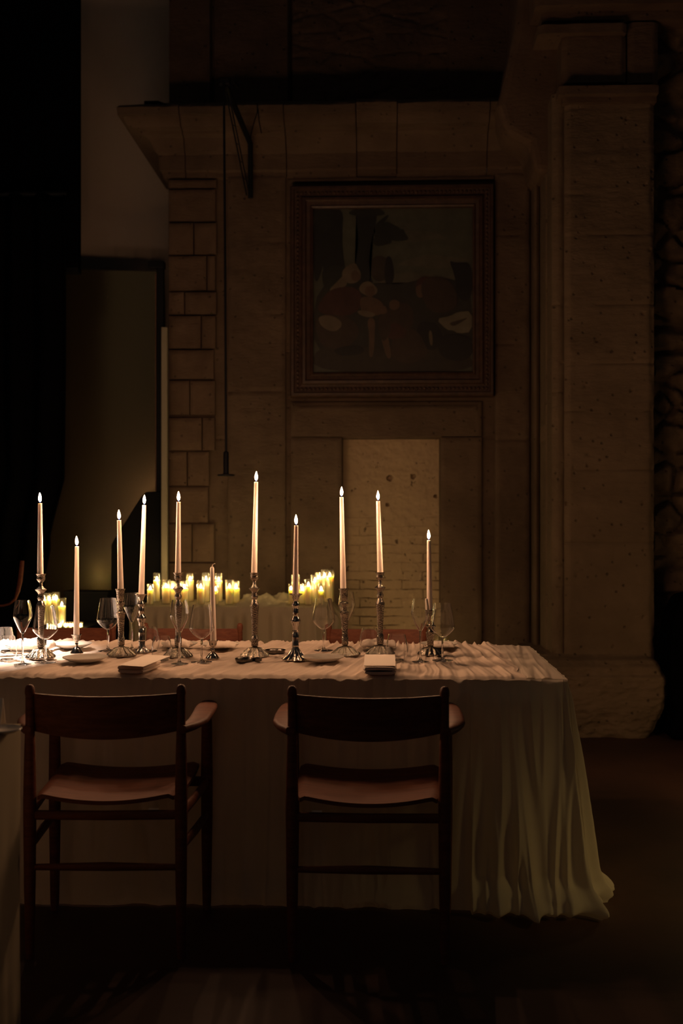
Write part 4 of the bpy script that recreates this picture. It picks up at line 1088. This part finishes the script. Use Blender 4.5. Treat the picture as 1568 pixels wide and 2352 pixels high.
ringdish(591, 1518, 22, 'tiny dark metal dish right of the dish in front of the tall middle candlestick')
def knife(px, py, length, rz, label):
    p = on(px, py, ZT + 0.004)
    r = empty('table_knife', (p.x, p.y, ZT + 0.004), rz); tag(r, label, 'knife', 'cutlery on the dining table')
    bm = bmesh.new(); tube(bm, [(-length * .5, 0, 0.003), (-length * .25, 0, .0035), (0, 0, .003)], [(.0045, .003), (.005, .0032), (.0035, .0025)], 10); link('handle', bm, M_SILVER2, r)
    bm = bmesh.new(); tube(bm, [(0, 0, .003), (length * .3, 0.001, .003), (length * .47, .002, .003), (length * .5, .003, .003)], [(.0035, .0015), (.007, .001), (.006, .001), (.001, .0008)], 10); link('blade', bm, M_SILVER2, r)
knife(42, 1508, 0.19, 0.5, 'silver knife at the far left, nearer the camera of the two')
knife(68, 1500, 0.17, 0.2, 'silver knife at the far left, behind the champagne glass')

# ------------------------------------------------------------------ pillar candles in glass cylinders
ordw = ['first', 'second', 'third', 'fourth', 'fifth', 'sixth', 'seventh', 'eighth', 'ninth', 'tenth', 'eleventh', 'twelfth', 'thirteenth', 'fourteenth']
def pillar_candle(px, waxy, glassy, hw, Y, zb, label, group, lit=True, name='pillar_candle'):
    base = at(px, 1300, Y); R = hw * Y / F; zw = at(px, waxy, Y).z - zb; zg = at(px, glassy, Y).z - zb
    r = empty(name, (base.x, Y, zb)); tag(r, label, 'candle', group)
    Rw = R * 0.90
    bm = bmesh.new(); lathe(bm, [(0, 0.003), (Rw, 0.003), (Rw, zw - 0.002), (Rw * 0.93, zw), (Rw * 0.62, zw - 0.001), (Rw * 0.42, zw - 0.006), (0.0, zw - 0.008)], 28, close=False)
    link('wax', bm, M_PWAX, r)
    bm = bmesh.new(); lathe(bm, [(0, 0), (R, 0), (R, zg), (R - 0.0012, zg), (R - 0.0012, 0.002), (0, 0.002)], 32, close=False); link('glass_cylinder', bm, M_CGLASS, r)
    if lit:
        bm = bmesh.new(); tube(bm, [(0, 0, zw - 0.008), (0, 0, zw + 0.001)], 0.0010, 6); link('wick', bm, M_WICK, r)
        flame(r, (0, 0, zw - 0.004), min(0.026, max(0.018, (zg - zw) * 0.7)), 0.0050, M_PFLAME)
left = [(345, 1354, 1341, 7.5, 6.20), (360, 1333, 1316, 8.5, 6.42), (381, 1349, 1332, 10, 6.26), (396, 1351, 1335, 8, 6.38), (409, 1352, 1338, 8, 6.22), (423, 1351, 1334, 10.5, 6.30), (436, 1333, 1317, 9.8, 6.46),
        (461, 1350, 1333, 9.2, 6.21), (473, 1332, 1315, 9.4, 6.42), (495, 1356, 1341, 6.6, 6.20), (502, 1334, 1317, 9.8, 6.45), (527, 1350, 1332, 9.6, 6.24), (542, 1351, 1335, 9.0, 6.33)]
for i, (px, wy, gy, hw, Y) in enumerate(left):
    pillar_candle(px, wy, gy, hw, Y, TT + 0.005, 'glowing pillar candle, %s from the left in the back table\'s left cluster' % ordw[i], 'pillar candles in the left cluster')
right = [(668, 1354, 1341, 6, 6.22), (678, 1337, 1320, 10, 6.40), (694, 1355, 1341, 7.5, 6.28), (708, 1346, 1330, 8.5, 6.22), (723, 1336, 1321, 9.6, 6.34), (737, 1356, 1341, 6.6, 6.20), (730, 1330, 1315, 9, 6.52), (745, 1325, 1308, 9.6, 6.48), (761, 1324, 1309, 10.2, 6.42)]
for i, (px, wy, gy, hw, Y) in enumerate(sorted(right)):
    pillar_candle(px if px < 755 else 757, wy, gy, hw, Y, TT + 0.005, 'glowing pillar candle, %s from the left in the back table\'s right cluster' % ordw[i], 'pillar candles in the right cluster')
# low black stand with more candles at the far left
SX0, SX1 = at(70, 1441, 6.15).x, at(200, 1441, 6.15).x; SZ = at(100, 1441, 6.15).z
r = empty('low_stand', ((SX0 + SX1) / 2, 6.3, 0)); tag(r, 'low black stand carrying candles behind the leftmost far armchair', 'stand')
hw_ = (SX1 - SX0) / 2
bm = bmesh.new(); box(bm, -hw_, hw_, -0.17, 0.2, SZ - 0.03, SZ); bevel(link('stand_top', bm, M_BLACK, r, False), 0.003)
for sx in (-1, 1):
    for sy in (-0.14, 0.17):
        bm = bmesh.new(); box(bm, sx * (hw_ - 0.02) - 0.015, sx * (hw_ - 0.02) + 0.015, sy - 0.015, sy + 0.015, 0, SZ - 0.03); link('leg', bm, M_BLACK, r, False)
for i, (px, wy, gy, hw, Y) in enumerate([(101, 1378, 1362, 8, 6.30), (113, 1378, 1362, 8, 6.36), (128, 1376, 1360, 10, 6.40), (142, 1392, 1374, 9.5, 6.26)]):
    pillar_candle(px, wy, gy, hw, Y, SZ + 0.001, 'glowing pillar candle, %s from the left on the low black stand' % ordw[i], 'pillar candles on the low black stand')
for i, px in enumerate([112, 125, 137, 151, 162, 172, 185]):
    pillar_candle(px, 1438, 1428, 5.2, 6.16, SZ + 0.001, 'tiny tealight, %s from the left in the row on the low black stand' % ordw[i], 'tealights on the low black stand', name='tealight')
# black box behind
x0, x1, z0, z1 = rect(150, 1358, 246, 1700, 6.6)
r = empty('black_cabinet', ((x0 + x1) / 2, 6.6, 0)); tag(r, 'low black cabinet between the low stand and the slanted board', 'cabinet')
w2 = (x1 - x0) / 2; bm = bmesh.new(); box(bm, -w2, w2, 0, 0.12, 0, z1 - 0.02); link('cabinet_body', bm, M_BLACK, r, False)
bm = bmesh.new(); box(bm, -w2 - 0.01, w2 + 0.01, -0.01, 0.125, z1 - 0.02, z1); bevel(link('cabinet_top', bm, M_BLACK, r, False), 0.003)
# tall candles on the floor in front of the blocked doorway
for i, (px, wy, gy, hw, Y) in enumerate([(1000, 1494, 1456, 13, 6.50), (1018, 1488, 1450, 13, 6.66), (960, 1530, 1510, 14, 6.55), (925, 1560, 1540, 14, 6.45), (880, 1580, 1560, 14, 6.55), (830, 1560, 1540, 14, 6.62)]):
    pillar_candle(px, wy, gy, hw, Y, 0.001, ['tall glass floor candle before the blocked doorway, left one of two showing over the table', 'tall glass floor candle before the blocked doorway, right one of two showing over the table'][i] if i < 2 else 'floor candle in glass before the blocked doorway, hidden behind the dining table', 'floor candles before the blocked doorway')
# red-brown curved chair edge in the dark at the far left
r = empty('bentwood_chair', (at(20, 1400, 6.2).x, 6.2, 0)); tag(r, 'dark chair with a curved red-brown back rail at the far left, behind the table', 'chair')
bx = at(20, 1400, 6.2).x
def b2(px, py, dy=0): p = at(px, py, 6.2 + dy); return Vector((p.x - bx, dy, p.z))
bm = bmesh.new(); tube(bm, [b2(51, 1288), b2(49, 1310), b2(46, 1335), b2(41, 1358), b2(35, 1376), b2(22, 1387), b2(8, 1391), b2(-25, 1392)], [(0.012, 0.006), (0.013, 0.006), (0.014, 0.006), (0.012, 0.006), (0.008, 0.005), (0.006, 0.005), (0.006, 0.005), (0.006, 0.005)], 12); link('curved_rail', bm, M_WOOD, r)
bm = bmesh.new(); prism(bm, [(b2(p[0], p[1]).x, b2(p[0], p[1]).z) for p in [(47, 1290), (40, 1355), (33, 1374), (8, 1388), (-40, 1389), (-40, 1290)]], 0.004, 0.03); bevel(link('back_panel', bm, M_VELVET, r, False), 0.004)
zs_ = 0.45
bm = bmesh.new(); box(bm, -0.36, 0.06, -0.38, 0.02, zs_ - 0.03, zs_); bevel(link('seat', bm, M_VELVET, r, False), 0.008)
for sx in (-0.34, 0.04):
    bm = bmesh.new(); tube(bm, [(sx, 0.015, 0), (sx, 0.015, b2(8, 1388).z + 0.01)], 0.012, 10); link('rear_leg', bm, M_BLACK, r)
    bm = bmesh.new(); tube(bm, [(sx, -0.36, 0), (sx, -0.36, zs_ - 0.03)], 0.012, 10); link('front_leg', bm, M_BLACK, r)
